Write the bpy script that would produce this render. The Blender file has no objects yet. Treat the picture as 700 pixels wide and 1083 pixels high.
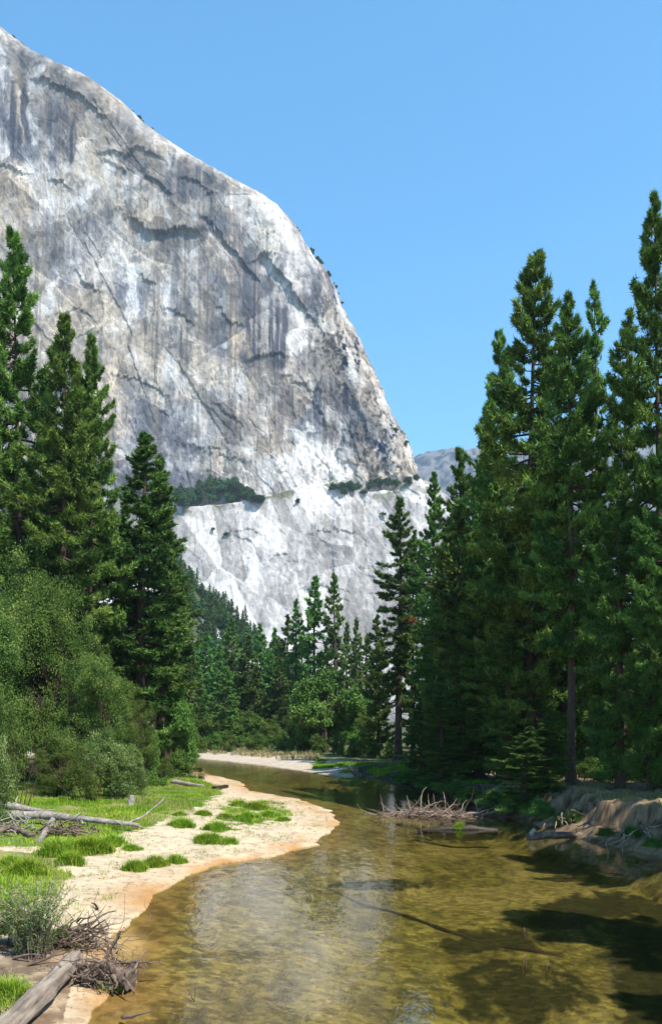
import bpy, math, random
import numpy as np

S = bpy.context.scene
C = S.collection
F, W, HT, HY, HC = 938.0, 700.0, 1083.0, 765.0, 5.5      # focal (px of the photo), size, horizon row, camera height
PI = math.pi
rs = np.random.RandomState

# ------------------------------------------------------------------ noise
def _h(ix, iy, iz, seed):
    n = (ix.astype(np.int64)*374761393 + iy.astype(np.int64)*668265263 + iz.astype(np.int64)*2147483647 + seed*974711) & 0xffffffff
    n = ((n ^ (n >> 13))*1274126177) & 0xffffffff
    n = ((n ^ (n >> 16))*2246822519) & 0xffffffff
    return ((n ^ (n >> 15)) & 0xffffff)/float(0xffffff)

def vn(x, y, z=0.0, seed=0):
    x, y, z = np.broadcast_arrays(np.asarray(x, float), np.asarray(y, float), np.asarray(z, float))
    ix, iy, iz = np.floor(x), np.floor(y), np.floor(z)
    fx, fy, fz = x-ix, y-iy, z-iz
    fx, fy, fz = [t*t*(3-2*t) for t in (fx, fy, fz)]
    r = 0
    for a in (0, 1):
        for b in (0, 1):
            for c in (0, 1):
                r = r + _h(ix+a, iy+b, iz+c, seed)*(fx if a else 1-fx)*(fy if b else 1-fy)*(fz if c else 1-fz)
    return r

def fbm(x, y, z=0.0, o=4, seed=0, g=.5):
    a, t, r, f = 1.0, 0.0, 0.0, 1.0
    for i in range(o):
        r = r + a*vn(np.asarray(x)*f, np.asarray(y)*f, np.asarray(z)*f, seed+i*17); t += a; a *= g; f *= 2.03
    return r/t

def voro(x, y, seed=0):
    ix, iy = np.floor(x), np.floor(y)
    d1 = np.full(x.shape, 9.); d2 = np.full(x.shape, 9.); v = np.zeros(x.shape); gx = np.zeros(x.shape); gy = np.zeros(x.shape)
    zz = np.zeros(x.shape)
    for a in (-1, 0, 1):
        for b in (-1, 0, 1):
            cx, cy = ix+a, iy+b
            px = cx+_h(cx, cy, zz, seed); py = cy+_h(cx, cy, zz, seed+1)
            d = np.hypot(x-px, y-py); val = _h(cx, cy, zz, seed+2)
            m = d < d1
            d2 = np.where(m, d1, np.minimum(d2, d)); v = np.where(m, val, v)
            gx = np.where(m, x-px, gx); gy = np.where(m, y-py, gy); d1 = np.where(m, d, d1)
    return d1, d2, v, gx, gy

def ss(a, b, x):
    t = np.clip((x-a)/(b-a), 0, 1); return t*t*(3-2*t)

def lerp(a, b, t): return a+(b-a)*t

def proj(x, y, z):
    return W/2+F*x/y, HY-F*(z-HC)/y

def inpoly(px, py, poly):
    px, py = np.asarray(px, float), np.asarray(py, float)
    r = np.zeros(px.shape, bool); n = len(poly)
    for i in range(n):
        x0, y0 = poly[i]; x1, y1 = poly[(i+1) % n]
        if y0 == y1: continue
        c = ((y0 > py) != (y1 > py)) & (px < (x1-x0)*(py-y0)/(y1-y0)+x0)
        r ^= c
    return r

def chaindist(x, y, pts):
    d = np.full(np.shape(x), 1e9)
    for (x0, y0), (x1, y1) in zip(pts[:-1], pts[1:]):
        dx, dy = x1-x0, y1-y0
        t = np.clip(((x-x0)*dx+(y-y0)*dy)/(dx*dx+dy*dy+1e-9), 0, 1)
        d = np.minimum(d, np.hypot(x-x0-t*dx, y-y0-t*dy))
    return d

# ------------------------------------------------------------------ mesh helper
class MB:
    def __init__(s): s.v = []; s.f = {3: [], 4: []}; s.a = []; s.n = 0
    def add(s, v, f, a=.5):
        v = np.asarray(v, float); f = np.asarray(f)
        s.v.append(v); s.f[f.shape[1]].append(f+s.n); s.n += len(v)
        s.a.append(np.broadcast_to(np.asarray(a, float), (len(v),)))
    def tube(s, pts, rad, n=6, a=.5, rough=0.0, seed=0, cap=True, flat=1.0):
        pts = np.asarray(pts, float); rad = np.asarray(rad, float); k = len(pts)
        t = np.gradient(pts, axis=0); t /= np.linalg.norm(t, axis=1)[:, None]+1e-9
        up = np.array([0, 0, 1.]) if abs(t[0, 2]) < .9 else np.array([1., 0, 0])
        u = np.cross(t, up); u /= np.linalg.norm(u, axis=1)[:, None]+1e-9
        w = np.cross(u, t)
        th = np.arange(n)*2*PI/n
        R = rad[:, None]*np.ones(n)
        if rough: R = R*(1+rough*(rs(seed).rand(k, n)*.5+rs(seed+1).rand(1, n)-.75))
        v = pts[:, None]+R[..., None]*(np.cos(th)[None, :, None]*u[:, None]+flat*np.sin(th)[None, :, None]*w[:, None])
        v = v.reshape(-1, 3)
        i = np.arange(k-1)[:, None]*n; j = np.arange(n)[None]; j2 = (j+1) % n
        f = np.stack([i+j, i+j2, i+n+j2, i+n+j], -1).reshape(-1, 4)
        s.add(v, f, a)
        if cap:
            for e, base in ((0, 0), (k-1, (k-1)*n)):
                vv = np.vstack([v[base:base+n], pts[e]]); q = np.arange(n)
                s.add(vv, np.stack([q, (q+1) % n, np.full(n, n)], -1), a)
    def mesh(s, name, m, smooth=False, col=None):
        me = bpy.data.meshes.new(name)
        v = np.vstack(s.v); me.vertices.add(len(v)); me.vertices.foreach_set('co', v.astype(np.float32).ravel())
        L, st, tot, p = [], [], [], 0
        for k in (3, 4):
            if s.f[k]:
                q = np.vstack(s.f[k]); L.append(q.ravel()); st.append(p+np.arange(len(q))*k); tot.append(np.full(len(q), k)); p += q.size
        L = np.concatenate(L); st = np.concatenate(st); tot = np.concatenate(tot)
        me.loops.add(len(L)); me.loops.foreach_set('vertex_index', L.astype(np.int32))
        me.polygons.add(len(st)); me.polygons.foreach_set('loop_start', st.astype(np.int32)); me.polygons.foreach_set('loop_total', tot.astype(np.int32))
        me.update(calc_edges=True)
        at = me.attributes.new('tone', 'FLOAT', 'POINT'); at.data.foreach_set('value', np.concatenate(s.a).astype(np.float32))
        if col is not None:
            at = me.attributes.new('Col', 'FLOAT_COLOR', 'POINT')
            at.data.foreach_set('color', np.hstack([col, np.ones((len(col), 1))]).astype(np.float32).ravel())
        me.polygons.foreach_set('use_smooth', np.full(len(st), smooth))
        me.materials.append(m); me.validate(); return me

def link(name, me, parent=None, loc=(0, 0, 0)):
    o = bpy.data.objects.new(name, me); C.objects.link(o); o.location = loc
    if parent is not None: o.parent = parent
    return o
def tag(o, label=None, cat=None, group=None, kind=None):
    for k, v in (('label', label), ('category', cat), ('group', group), ('kind', kind)):
        if v: o[k] = v
    return o
def thing(name, label, cat, loc=(0, 0, 0), group=None):
    o = bpy.data.objects.new(name, None); C.objects.link(o); o.location = loc; o.empty_display_size = .2
    return tag(o, label, cat, group)

# ------------------------------------------------------------------ materials
class NT:
    def __init__(s, name):
        s.m = bpy.data.materials.new(name); s.m.use_nodes = True; s.t = s.m.node_tree; s.t.nodes.clear()
        s.out = s.n('ShaderNodeOutputMaterial')
    def n(s, ty, **kw):
        o = s.t.nodes.new(ty)
        for k, v in kw.items():
            if k in o.inputs: o.inputs[k].default_value = v
            else: setattr(o, k, v)
        return o
    def l(s, a, b): s.t.links.new(a, b)
    def noise(s, scale=5, detail=4, rough=.6, vec=None, sc=None):
        q = s.n('ShaderNodeTexNoise'); q.inputs['Scale'].default_value = scale; q.inputs['Detail'].default_value = detail; q.inputs['Roughness'].default_value = rough
        if vec is None: vec = s.n('ShaderNodeTexCoord').outputs['Object']
        if sc:
            mp = s.n('ShaderNodeMapping'); mp.inputs['Scale'].default_value = sc; s.l(vec, mp.inputs[0]); vec = mp.outputs[0]
        s.l(vec, q.inputs['Vector']); return q.outputs[0]
    def ramp(s, fac, stops):
        r = s.n('ShaderNodeValToRGB'); e = r.color_ramp.elements
        while len(e) < len(stops): e.new(.5)
        for q, (p, c) in zip(e, stops): q.position = p; q.color = (*c, 1)
        s.l(fac, r.inputs[0]); return r.outputs[0]
    def mul(s, a, b):
        q = s.n('ShaderNodeMix', data_type='RGBA', blend_type='MULTIPLY'); q.inputs[0].default_value = 1
        s.l(a, q.inputs[6]); s.l(b, q.inputs[7]); return q.outputs[2]
    def bump(s, h, strength, dist):
        b = s.n('ShaderNodeBump'); b.inputs['Strength'].default_value = strength; b.inputs['Distance'].default_value = dist
        s.l(h, b.inputs['Height']); return b.outputs[0]

def foliage(name, dark, mid, light, hv=.12, trans=.16):
    t = NT(name)
    a = t.n('ShaderNodeAttribute', attribute_name='tone')
    col = t.ramp(a.outputs['Fac'], [(0, dark), (.5, mid), (1, light)])
    oi = t.n('ShaderNodeObjectInfo')
    hs = t.n('ShaderNodeHueSaturation')
    mr = t.n('ShaderNodeMapRange'); mr.inputs[3].default_value = 1-hv*1.5; mr.inputs[4].default_value = 1+hv*1.5
    mh = t.n('ShaderNodeMapRange'); mh.inputs[3].default_value = .5-hv*.13; mh.inputs[4].default_value = .5+hv*.13
    t.l(oi.outputs['Random'], mr.inputs[0]); t.l(oi.outputs['Random'], mh.inputs[0])
    t.l(mr.outputs[0], hs.inputs['Value']); t.l(mh.outputs[0], hs.inputs['Hue']); t.l(col, hs.inputs['Color'])
    p = t.n('ShaderNodeBsdfPrincipled'); p.inputs['Roughness'].default_value = .65; p.inputs['Specular IOR Level'].default_value = .12
    tr = t.n('ShaderNodeBsdfTranslucent'); mx = t.n('ShaderNodeMixShader'); mx.inputs[0].default_value = trans
    t.l(hs.outputs[0], p.inputs['Base Color']); t.l(hs.outputs[0], tr.inputs[0])
    t.l(p.outputs[0], mx.inputs[1]); t.l(tr.outputs[0], mx.inputs[2]); t.l(mx.outputs[0], t.out.inputs[0])
    return t.m

def wood(name, stops, sc=(9, 9, 1.2), bump=.02, rough=.85):
    t = NT(name)
    a = t.noise(1, 6, .65, sc=sc); b = t.noise(1.3, 3)
    c = t.ramp(a, stops); c = t.mul(c, t.ramp(b, [(.3, (.65, .63, .6)), (.7, (1.1, 1.08, 1.05))]))
    p = t.n('ShaderNodeBsdfPrincipled'); p.inputs['Roughness'].default_value = rough; p.inputs['Specular IOR Level'].default_value = .2
    t.l(c, p.inputs['Base Color']); t.l(t.bump(a, .8, bump), p.inputs['Normal']); t.l(p.outputs[0], t.out.inputs[0]); return t.m

M = {}
M['pine'] = foliage('pine_needles', (.028, .066, .013), (.086, .172, .028), (.22, .335, .06))
M['fir'] = foliage('fir_needles', (.030, .072, .018), (.076, .150, .028), (.16, .26, .052))
M['young'] = foliage('young_needles', (.040, .095, .020), (.075, .160, .028), (.125, .230, .042))
M['yellowfir'] = foliage('yellow_green_needles', (.050, .090, .018), (.095, .145, .025), (.15, .205, .04))
M['far'] = foliage('distant_needles', (.042, .094, .022), (.090, .172, .036), (.165, .26, .055), .2)
M['leaf'] = foliage('broad_leaves', (.028, .056, .010), (.076, .122, .021), (.175, .222, .050), .11)
M['sage'] = foliage('grey_green_leaves', (.052, .094, .020), (.115, .172, .042), (.24, .30, .10))
M['willow'] = foliage('willow_leaves', (.08, .125, .04), (.16, .225, .075), (.30, .36, .17))
M['bright'] = foliage('bright_leaves', (.042, .090, .016), (.086, .158, .026), (.16, .245, .046))
M['grass'] = foliage('meadow_grass', (.070, .155, .008), (.165, .285, .014), (.37, .42, .06), .1, .3)
M['straw'] = foliage('dry_grass', (.16, .13, .05), (.30, .25, .11), (.46, .39, .20), .1, .3)
M['oak'] = foliage('ledge_leaves', (.030, .066, .020), (.060, .110, .030), (.10, .16, .042), .2)
M['deadneedle'] = foliage('dead_needles', (.16, .06, .02), (.28, .11, .04), (.38, .17, .07))
M['bark'] = wood('bark', [(.3, (.030, .020, .015)), (.55, (.085, .055, .038)), (.75, (.16, .105, .07))], (14, 14, 2), .05)
M['drift'] = wood('driftwood_silver', [(.25, (.09, .075, .06)), (.5, (.26, .23, .20)), (.75, (.44, .40, .36))], (6, 6, 6), .015)
M['log'] = wood('weathered_log', [(.28, (.055, .04, .03)), (.43, (.18, .14, .11)), (.58, (.30, .25, .20)), (.78, (.46, .40, .33))], (7, 7, .7), .02)
M['twig'] = wood('brown_twigs', [(.25, (.05, .034, .024)), (.5, (.135, .095, .07)), (.75, (.27, .205, .16))], (5, 5, 5), .01)
M['brush'] = wood('dry_brush', [(.25, (.08, .055, .04)), (.5, (.22, .16, .12)), (.75, (.40, .31, .25))], (5, 5, 5), .01)
M['wetwood'] = wood('wet_wood', [(.3, (.012, .010, .008)), (.6, (.045, .034, .022)), (.8, (.09, .07, .045))], (4, 4, 4), .02, .5)

def m_ground():
    t = NT('ground_earth')
    a = t.n('ShaderNodeAttribute', attribute_name='Col')
    n1 = t.noise(1.1, 7, .7); n2 = t.noise(14, 5, .7)
    c = t.mul(a.outputs['Color'], t.ramp(n1, [(.3, (.78, .77, .75)), (.7, (1.16, 1.15, 1.14))]))
    c = t.mul(c, t.ramp(n2, [(.3, (.80, .79, .77)), (.7, (1.15, 1.15, 1.15))]))
    vo = t.n('ShaderNodeTexVoronoi'); vo.inputs['Scale'].default_value = 5.0; t.l(t.n('ShaderNodeTexCoord').outputs['Object'], vo.inputs['Vector'])
    sp = t.n('ShaderNodeSeparateColor'); t.l(vo.outputs['Color'], sp.inputs[0]); peb = t.ramp(sp.outputs[0], [(.1, (.58, .57, .56)), (.55, (1, 1, 1)), (.95, (1.5, 1.48, 1.42))])
    gp = t.n('ShaderNodeNewGeometry'); sx = t.n('ShaderNodeSeparateXYZ'); t.l(gp.outputs['Position'], sx.inputs[0]); mr = t.n('ShaderNodeMapRange'); mr.inputs[1].default_value = -.02; mr.inputs[2].default_value = -.16; mr.inputs[3].default_value = 0; mr.inputs[4].default_value = .8; t.l(sx.outputs[2], mr.inputs[0])
    pm = t.n('ShaderNodeMix', data_type='RGBA', blend_type='MULTIPLY'); t.l(mr.outputs[0], pm.inputs[0]); t.l(c, pm.inputs[6]); t.l(peb, pm.inputs[7]); c = pm.outputs[2]
    p = t.n('ShaderNodeBsdfPrincipled'); p.inputs['Roughness'].default_value = .95; p.inputs['Specular IOR Level'].default_value = .15
    b = t.bump(n2, .5, .04)
    t.l(c, p.inputs['Base Color']); t.l(b, p.inputs['Normal']); t.l(p.outputs[0], t.out.inputs[0]); return t.m
M['ground'] = m_ground()

def m_rock():
    t = NT('granite')
    a = t.n('ShaderNodeAttribute', attribute_name='Col')
    n1 = t.noise(.09, 7, .72); n2 = t.noise(1, 6, .7, sc=(.35, .35, .03)); n3 = t.noise(.6, 5, .75)
    c = t.mul(a.outputs['Color'], t.ramp(n1, [(.32, (.80, .81, .84)), (.68, (1.16, 1.15, 1.14))]))
    c = t.mul(c, t.ramp(n2, [(.34, (.84, .85, .88)), (.58, (1.06, 1.05, 1.05))]))
    c = t.mul(c, t.ramp(n3, [(.3, (.82, .83, .85)), (.7, (1.13, 1.13, 1.12))]))
    p = t.n('ShaderNodeBsdfPrincipled'); p.inputs['Roughness'].default_value = .9; p.inputs['Specular IOR Level'].default_value = .2
    t.l(c, p.inputs['Base Color']); t.l(t.bump(n3, .6, 1.6), p.inputs['Normal']); t.l(p.outputs[0], t.out.inputs[0]); return t.m
M['rock'] = m_rock()

def m_water():
    t = NT('river_water')
    a = t.noise(1, 3, .55, sc=(2.2, .9, 1)); b = t.noise(1, 2, .5, sc=(.5, .28, 1)); d = t.noise(1, 2, .5, sc=(9, 5, 1))
    ad = t.n('ShaderNodeMath', operation='ADD'); t.l(a, ad.inputs[0]); t.l(b, ad.inputs[1])
    md = t.n('ShaderNodeMath', operation='MULTIPLY'); t.l(d, md.inputs[0]); md.inputs[1].default_value = .16
    ad2 = t.n('ShaderNodeMath', operation='ADD'); t.l(ad.outputs[0], ad2.inputs[0]); t.l(md.outputs[0], ad2.inputs[1])
    nb = t.bump(ad2.outputs[0], .45, .036)
    fr = t.n('ShaderNodeFresnel'); fr.inputs[0].default_value = 1.33; t.l(nb, fr.inputs['Normal'])
    tr = t.n('ShaderNodeBsdfTransparent'); tr.inputs[0].default_value = (.90, .85, .67, 1)
    gl = t.n('ShaderNodeBsdfGlossy'); gl.inputs['Roughness'].default_value = .04; gl.inputs[0].default_value = (1, 1, 1, 1); t.l(nb, gl.inputs['Normal'])
    mx = t.n('ShaderNodeMixShader'); t.l(fr.outputs[0], mx.inputs[0]); t.l(tr.outputs[0], mx.inputs[1]); t.l(gl.outputs[0], mx.inputs[2])
    t.l(mx.outputs[0], t.out.inputs[0]); return t.m
M['water'] = m_water()

# ------------------------------------------------------------------ river and ground
def w0(px, py):
    Y = F*HC/(py-HY); return ((px-W/2)/F*Y, Y)
LCH = [(-9, -60), (-7, -5), (-5.2, 10)]+[w0(*p) for p in [(88, 1083), (112, 1062), (126, 1035), (122, 1010), (130, 988), (143, 968), (166, 946), (196, 926), (240, 914), (290, 906), (330, 894), (352, 880), (357, 869), (345, 856), (318, 846), (285, 840), (262, 837), (258, 829), (240, 823), (222, 820), (205, 813), (193, 809), (180, 806), (100, 803.5)]]+[(-95, 141)]
FCH = [(-95, 156)]+[w0(*p) for p in [(100, 800), (190, 800), (215, 802.5), (250, 806), (290, 811), (330, 817), (350, 820), (374, 822)]]
RCH = [w0(*p) for p in [(374, 822), (380, 818.5), (400, 825), (420, 829), (445, 838), (470, 846), (500, 855), (530, 863), (560, 869), (580, 877), (610, 887), (650, 896), (700, 908)]]+[(14.2, 32), (13.2, 24), (12.6, 12), (13, -5), (15, -60)]
RIV = LCH+FCH+RCH[1:]

def ground(x, y):
    """height, inside mask, distances to the three shores"""
    x, y = np.asarray(x, float), np.asarray(y, float)
    jx = x+(fbm(x*.7, y*.7, 0, 3, 5)-.5)*.7; jy = y+(fbm(x*.7, y*.7, 0, 3, 6)-.5)*1.2
    ins = inpoly(jx, jy, RIV)
    dl, df, dr = [chaindist(jx, jy, q)+1e-3 for q in (LCH, FCH, RCH)]
    n1 = fbm(x*.12, y*.12, 0, 4, 11)-.5; n2 = fbm(x*.9, y*.9, 0, 4, 12)-.5
    hl = .30*(1-np.exp(-dl/1.1))+.55*(1-np.exp(-np.maximum(dl-3, 0)/7))+n1*.5*ss(1, 8, dl)+n2*.12*ss(.2, 2, dl)
    hl = hl*lerp(1, .75, ss(45, 60, y))
    hf = .75*(1-np.exp(-df/5))+.5*(1-np.exp(-np.maximum(df-8, 0)/12))+n1*.5*ss(1, 8, df)
    amp = lerp(1.0, .42, ss(52, 72, y))
    er = dr+n2*1.5
    hr = amp*(.35*ss(0, .8, dr)+1.35*ss(.5, 2.6, er)+.5*(1-np.exp(-np.maximum(dr-2, 0)/14)))+(n2*.35+.25*(np.abs(fbm(x*1.3, y*.5, 0, 4, 15)-.5)*2-.25)+.28*(fbm(x*5, y*2, 0, 3, 16)-.5))*ss(.2, 1.2, dr)+n1*.5*ss(1, 8, dr)
    wl, wf, wr = dl**-3, df**-3, dr**-3
    h = (hl*wl+hf*wf+hr*wr)/(wl+wf+wr)+.03
    dm = np.minimum(np.minimum(dl, df), dr)
    bl = .10*np.minimum(dl, 1.2)+.16*np.maximum(dl-1.2, 0); bf = .15*df; br = .5*dr
    dep = np.minimum(np.minimum(bl, bf), np.minimum(br, .95))
    dep = dep*(.8+.5*fbm(x*.25, y*.16, 0, 3, 31))
    z = np.where(ins, -.02-dep, h)
    z = z+ss(180, 900, y)*6
    return z, ins, dl, df, dr
def gz(x, y):
    return float(ground(np.array([x]), np.array([y]))[0][0])
def G(px, py, add=0.0):
    """the ground point a pixel of the photo looks at"""
    z = .3
    for _ in range(12):
        Y = F*(HC-z)/(py-HY); X = (px-W/2)/F*Y
        z = .5*z+.5*max(gz(X, Y), 0)
    return np.array([X, Y, z+add])

GREEN = [[(-80, 826), (20, 826), (90, 820), (150, 818), (200, 822), (228, 832), (232, 838), (215, 850), (196, 858), (172, 868), (140, 878), (118, 884), (100, 890), (60, 894), (-80, 900)],
         [(-40, 900), (30, 902), (60, 912), (72, 928), (56, 946), (30, 958), (-40, 966)],
         [(236, 850), (262, 846), (300, 850), (306, 864), (280, 874), (250, 880), (238, 872)],
         [(-30, 1030), (18, 1030), (36, 1050), (10, 1075), (-30, 1085)]]

def build_ground():
    ys = np.concatenate([np.linspace(-60, 11, 24), np.geomspace(11.6, 260, 640), np.geomspace(270, 7000, 60)])
    t = np.concatenate([-np.geomspace(14, .5, 26), np.linspace(-.47, .47, 520), np.geomspace(.5, 14, 26)])
    yy = np.repeat(ys[:, None], len(t), 1); sc = np.maximum(yy, 11.6)
    tt = np.repeat(t[None], len(ys), 0)
    lim = np.where(sc > 260, np.minimum(np.abs(tt), 1.2+0*tt)*np.sign(tt), tt)
    xx = lim*sc
    # outer columns of far rows keep apart
    edge = np.maximum(np.abs(tt)-1.2, 0)*np.sign(tt)
    xx = np.where(sc > 260, xx+edge*260, xx)
    x, y = xx.ravel(), yy.ravel()
    z, ins, dl, df, dr = ground(x, y)
    Y = np.maximum(y, 5.); px, py = proj(x, Y, z)
    n1 = fbm(x*.25, y*.25, 0, 4, 41); n2 = fbm(x*1.7, y*1.7, 0, 3, 42); n3 = fbm(x*.06, y*.06, 0, 3, 43)
    def c(*a): return np.array(a)
    col = np.tile(c(.085, .060, .038), (len(x), 1))*(.6+.8*n1[:, None])                      # forest floor
    far_ = ss(95, 115, y)[:, None]; col = lerp(col, c(.085, .105, .035)*(.6+.8*n1[:, None]), far_*.75); tan = ss(.5, .62, n3)[:, None]*(1-.7*far_); col = lerp(col, c(.20, .135, .085), tan*.8)
    mossy = ss(.5, .65, n1)*ss(20, 8, dr); col = lerp(col, c(.07, .10, .025), .5*mossy[:, None])
    # left bank
    left = (dl < dr) & (dl < df+4) & (y < 100)
    sand = c(.47, .38, .26)*(.88+.24*n2[:, None])
    ls = (left & (y < 90) & (dl < 11)).astype(float)*ss(11, 7.5, dl+4*(n1-.5))
    ls = np.where((px < 140) & (y < 45) & left & (dl < 14), 1, ls)
    col = lerp(col, sand, ls[:, None])
    g = np.zeros(len(x), bool)
    jx, jy = px+(n2-.5)*26, py+(n1-.5)*12
    for p in GREEN: g |= inpoly(jx, jy, p) & ((p is not GREEN[2]) | (n2 > .55))
    g &= left
    gc = lerp(c(.085, .15, .022), c(.22, .20, .07), ss(.45, .65, n1)[:, None])
    col = np.where(g[:, None], gc, col)
    und = left & (y > 52) & ~g & (dl > 8); col = np.where(und[:, None], c(.055, .060, .022)*(.6+.8*n2[:, None]), col)
    # far shore sand, right bank earth
    fs = ss(11, 6, df+5*(n1-.5))*((df < dr+1) & (df < dl)); col = lerp(col, c(.40, .34, .265)*(.85+.3*n2[:, None]), fs[:, None])
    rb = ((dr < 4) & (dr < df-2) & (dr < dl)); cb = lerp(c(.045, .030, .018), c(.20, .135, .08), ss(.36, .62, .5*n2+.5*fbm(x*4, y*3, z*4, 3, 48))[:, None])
    cb = lerp(c(.035, .032, .020), cb, ss(8.5, 11, x)[:, None]); rb &= (x > 3)  # earth at the low-x end darkened in colour, painting in the trees' shade
    col = np.where(rb[:, None], lerp(cb, lerp(c(.05, .05, .025), c(.24, .19, .10), ss(8.5, 12, x)[:, None]), ss(2, 3.4, dr)[:, None]), col)  # bank top carries the same painted shade at its low-x end
    dirt = (left & (px < 75+50*(n1-.5)) & (py > 985)); col = np.where(dirt[:, None], lerp(c(.13, .095, .065), c(.34, .27, .19), ss(.4, .6, n2)[:, None]), col)
    spk = ss(.60, .70, fbm(x*5, y*5, 0, 3, 47))*ls*.55; col = lerp(col, c(.20, .15, .10), spk[:, None])
    # wet rim
    wet = ss(.34+.3*(n2-.5), .05, z)*(~ins)*left*ss(.35, .6, n1*.5+.3); col = lerp(col, c(.34, .18, .062), np.clip(wet, 0, 1)[:, None]*(.35+.6*ss(.36, .56, fbm(x*.5, y*.3, 0, 3, 49)))[:, None])
    # river bed
    dep = -z
    bed = lerp(c(.245, .165, .075), c(.165, .142, .070), ss(.02, .22, dep)[:, None])
    bed = lerp(bed, c(.128, .115, .035), ss(.25, .8, dep)[:, None])
    bed = bed*c(.86, .88, .86)*(.45+1.0*fbm(x*.8, y*.4, 0, 5, 61, .6)[:, None])*(.75+.5*ss(.35, .6, fbm(x*3.5, y*2.2, 0, 3, 63)))[:, None]
    pale = ss(.55, .7, fbm(x*.35, y*.18, 0, 3, 62)); bed = lerp(bed, c(.22, .19, .08), .5*pale[:, None])
    shelf = np.exp(-(((px-128)/26)**2+((py-1000)/17)**2)**2); bed = lerp(bed, c(.55, .44, .30), (shelf*.8)[:, None])
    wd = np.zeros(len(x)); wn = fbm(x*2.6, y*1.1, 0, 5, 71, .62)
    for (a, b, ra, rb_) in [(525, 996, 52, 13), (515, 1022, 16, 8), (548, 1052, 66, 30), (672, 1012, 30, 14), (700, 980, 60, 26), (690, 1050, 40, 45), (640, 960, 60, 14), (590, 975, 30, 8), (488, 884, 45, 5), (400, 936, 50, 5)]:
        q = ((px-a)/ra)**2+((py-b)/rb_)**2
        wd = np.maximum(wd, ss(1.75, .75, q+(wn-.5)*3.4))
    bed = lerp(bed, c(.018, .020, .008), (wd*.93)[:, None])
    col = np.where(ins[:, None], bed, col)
    hillc = ss(250, 330, y); col = lerp(col, c(.06, .07, .035)*(.7+.6*n1[:, None]), hillc[:, None])
    a, b = len(ys), len(t)
    i = np.arange(a-1)[:, None]*b+np.arange(b-1)[None]
    f = np.stack([i, i+1, i+b+1, i+b], -1).reshape(-1, 4)
    m = MB(); m.add(np.stack([x, y, z], -1), f)
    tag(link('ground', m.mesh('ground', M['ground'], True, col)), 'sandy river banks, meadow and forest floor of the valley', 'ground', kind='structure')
    m = MB(); m.add([(-100, -58, 0), (60, -58, 0), (60, 170, 0), (-100, 170, 0)], [(0, 1, 2, 3)])
    tag(link('water', m.mesh('water', M['water'])), 'clear shallow golden green river', 'water', kind='structure')
build_ground()

# ------------------------------------------------------------------ cliff
SIL = np.array([(-160, -420), (-60, -170), (-30, -105), (0, -50), (30, 0), (52, 26), (72, 50), (86, 75), (98, 100), (110, 118), (122, 134), (145, 157), (160, 178), (175, 199), (186, 216), (196, 236), (206, 255), (218, 277), (232, 299), (246, 312), (262, 323), (278, 335), (294, 348), (314, 359), (335, 369), (358, 378), (380, 386), (405, 397), (430, 408), (450, 418), (470, 429), (495, 439), (507, 443), (520, 468), (560, 500), (620, 560), (690, 640), (770, 700)], float)
CLV = None
def wall_xz(px, py):
    k = (HY-py)/F; z = (HC+1000*k)/(1-.12*k); y = 1000+.12*z
    return (px-W/2)/F*y, z
ROOFS = [([(40, 86), (58, 90), (76, 99), (94, 110), (110, 125)], 8, 60), ([(108, 163), (124, 165), (139, 168), (144, 160), (160, 166), (180, 177)], 6, 30),
         ([(112, 170), (122, 178), (138, 184)], 4, 20), ([(140, 231), (150, 240), (160, 247), (176, 248), (192, 243), (214, 250)], 11, 60), ([(80, 286), (90, 299), (107, 305)], 7, 35),
         ([(148, 290), (158, 298), (168, 301)], 5, 20), ([(52, 188), (66, 192), (76, 200)], 6, 22), ([(95, 352), (104, 346), (112, 338)], 5, 20), ([(-5, 176), (12, 178), (28, 184)], 5, 25),
         ([(262, 380), (276, 377), (290, 372), (304, 379)], 7, 16), ([(234, 326), (244, 338), (258, 342)], 5, 20), ([(150, 186), (168, 196), (182, 210)], 5, 20), ([(190, 190), (212, 197), (228, 210)], 5, 20),
         ([(270, 276), (276, 269), (288, 268)], 8, 25), ([(283, 270), (292, 284), (304, 300), (316, 314), (327, 330)], 13, 70), ([(218, 232), (232, 248), (252, 268), (276, 300)], 6, 50),
         ([(120, 395), (150, 402), (175, 418)], 4, 25), ([(60, 330), (85, 325), (100, 336)], 4, 25), ([(330, 420), (338, 430), (346, 446)], 6, 20), ([(370, 452), (376, 470), (382, 486)], 6, 20),
         ([(352, 366), (360, 372), (368, 374)], 5, 15), ([(228, 428), (246, 438), (262, 452)], 4, 25), ([(300, 398), (318, 402), (330, 410)], 4, 20), ([(200, 470), (230, 476), (252, 484)], 4, 20),
         ([(120, 225), (126, 220), (132, 226)], 3, 12), ([(225, 240), (231, 246), (236, 256)], 4, 20), ([(175, 325), (190, 330), (205, 342)], 4, 25), ([(330, 250), (345, 270), (358, 296)], 4, 25),
         ([(285, 600), (300, 596), (318, 600)], 4, 15), ([(240, 570), (262, 566), (280, 572)], 3, 15), ([(330, 570), (352, 566), (380, 572)], 4, 15), ([(370, 610), (390, 606), (410, 610)], 3, 15), ([(320, 630), (345, 625), (365, 632)], 4, 15)]
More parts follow.
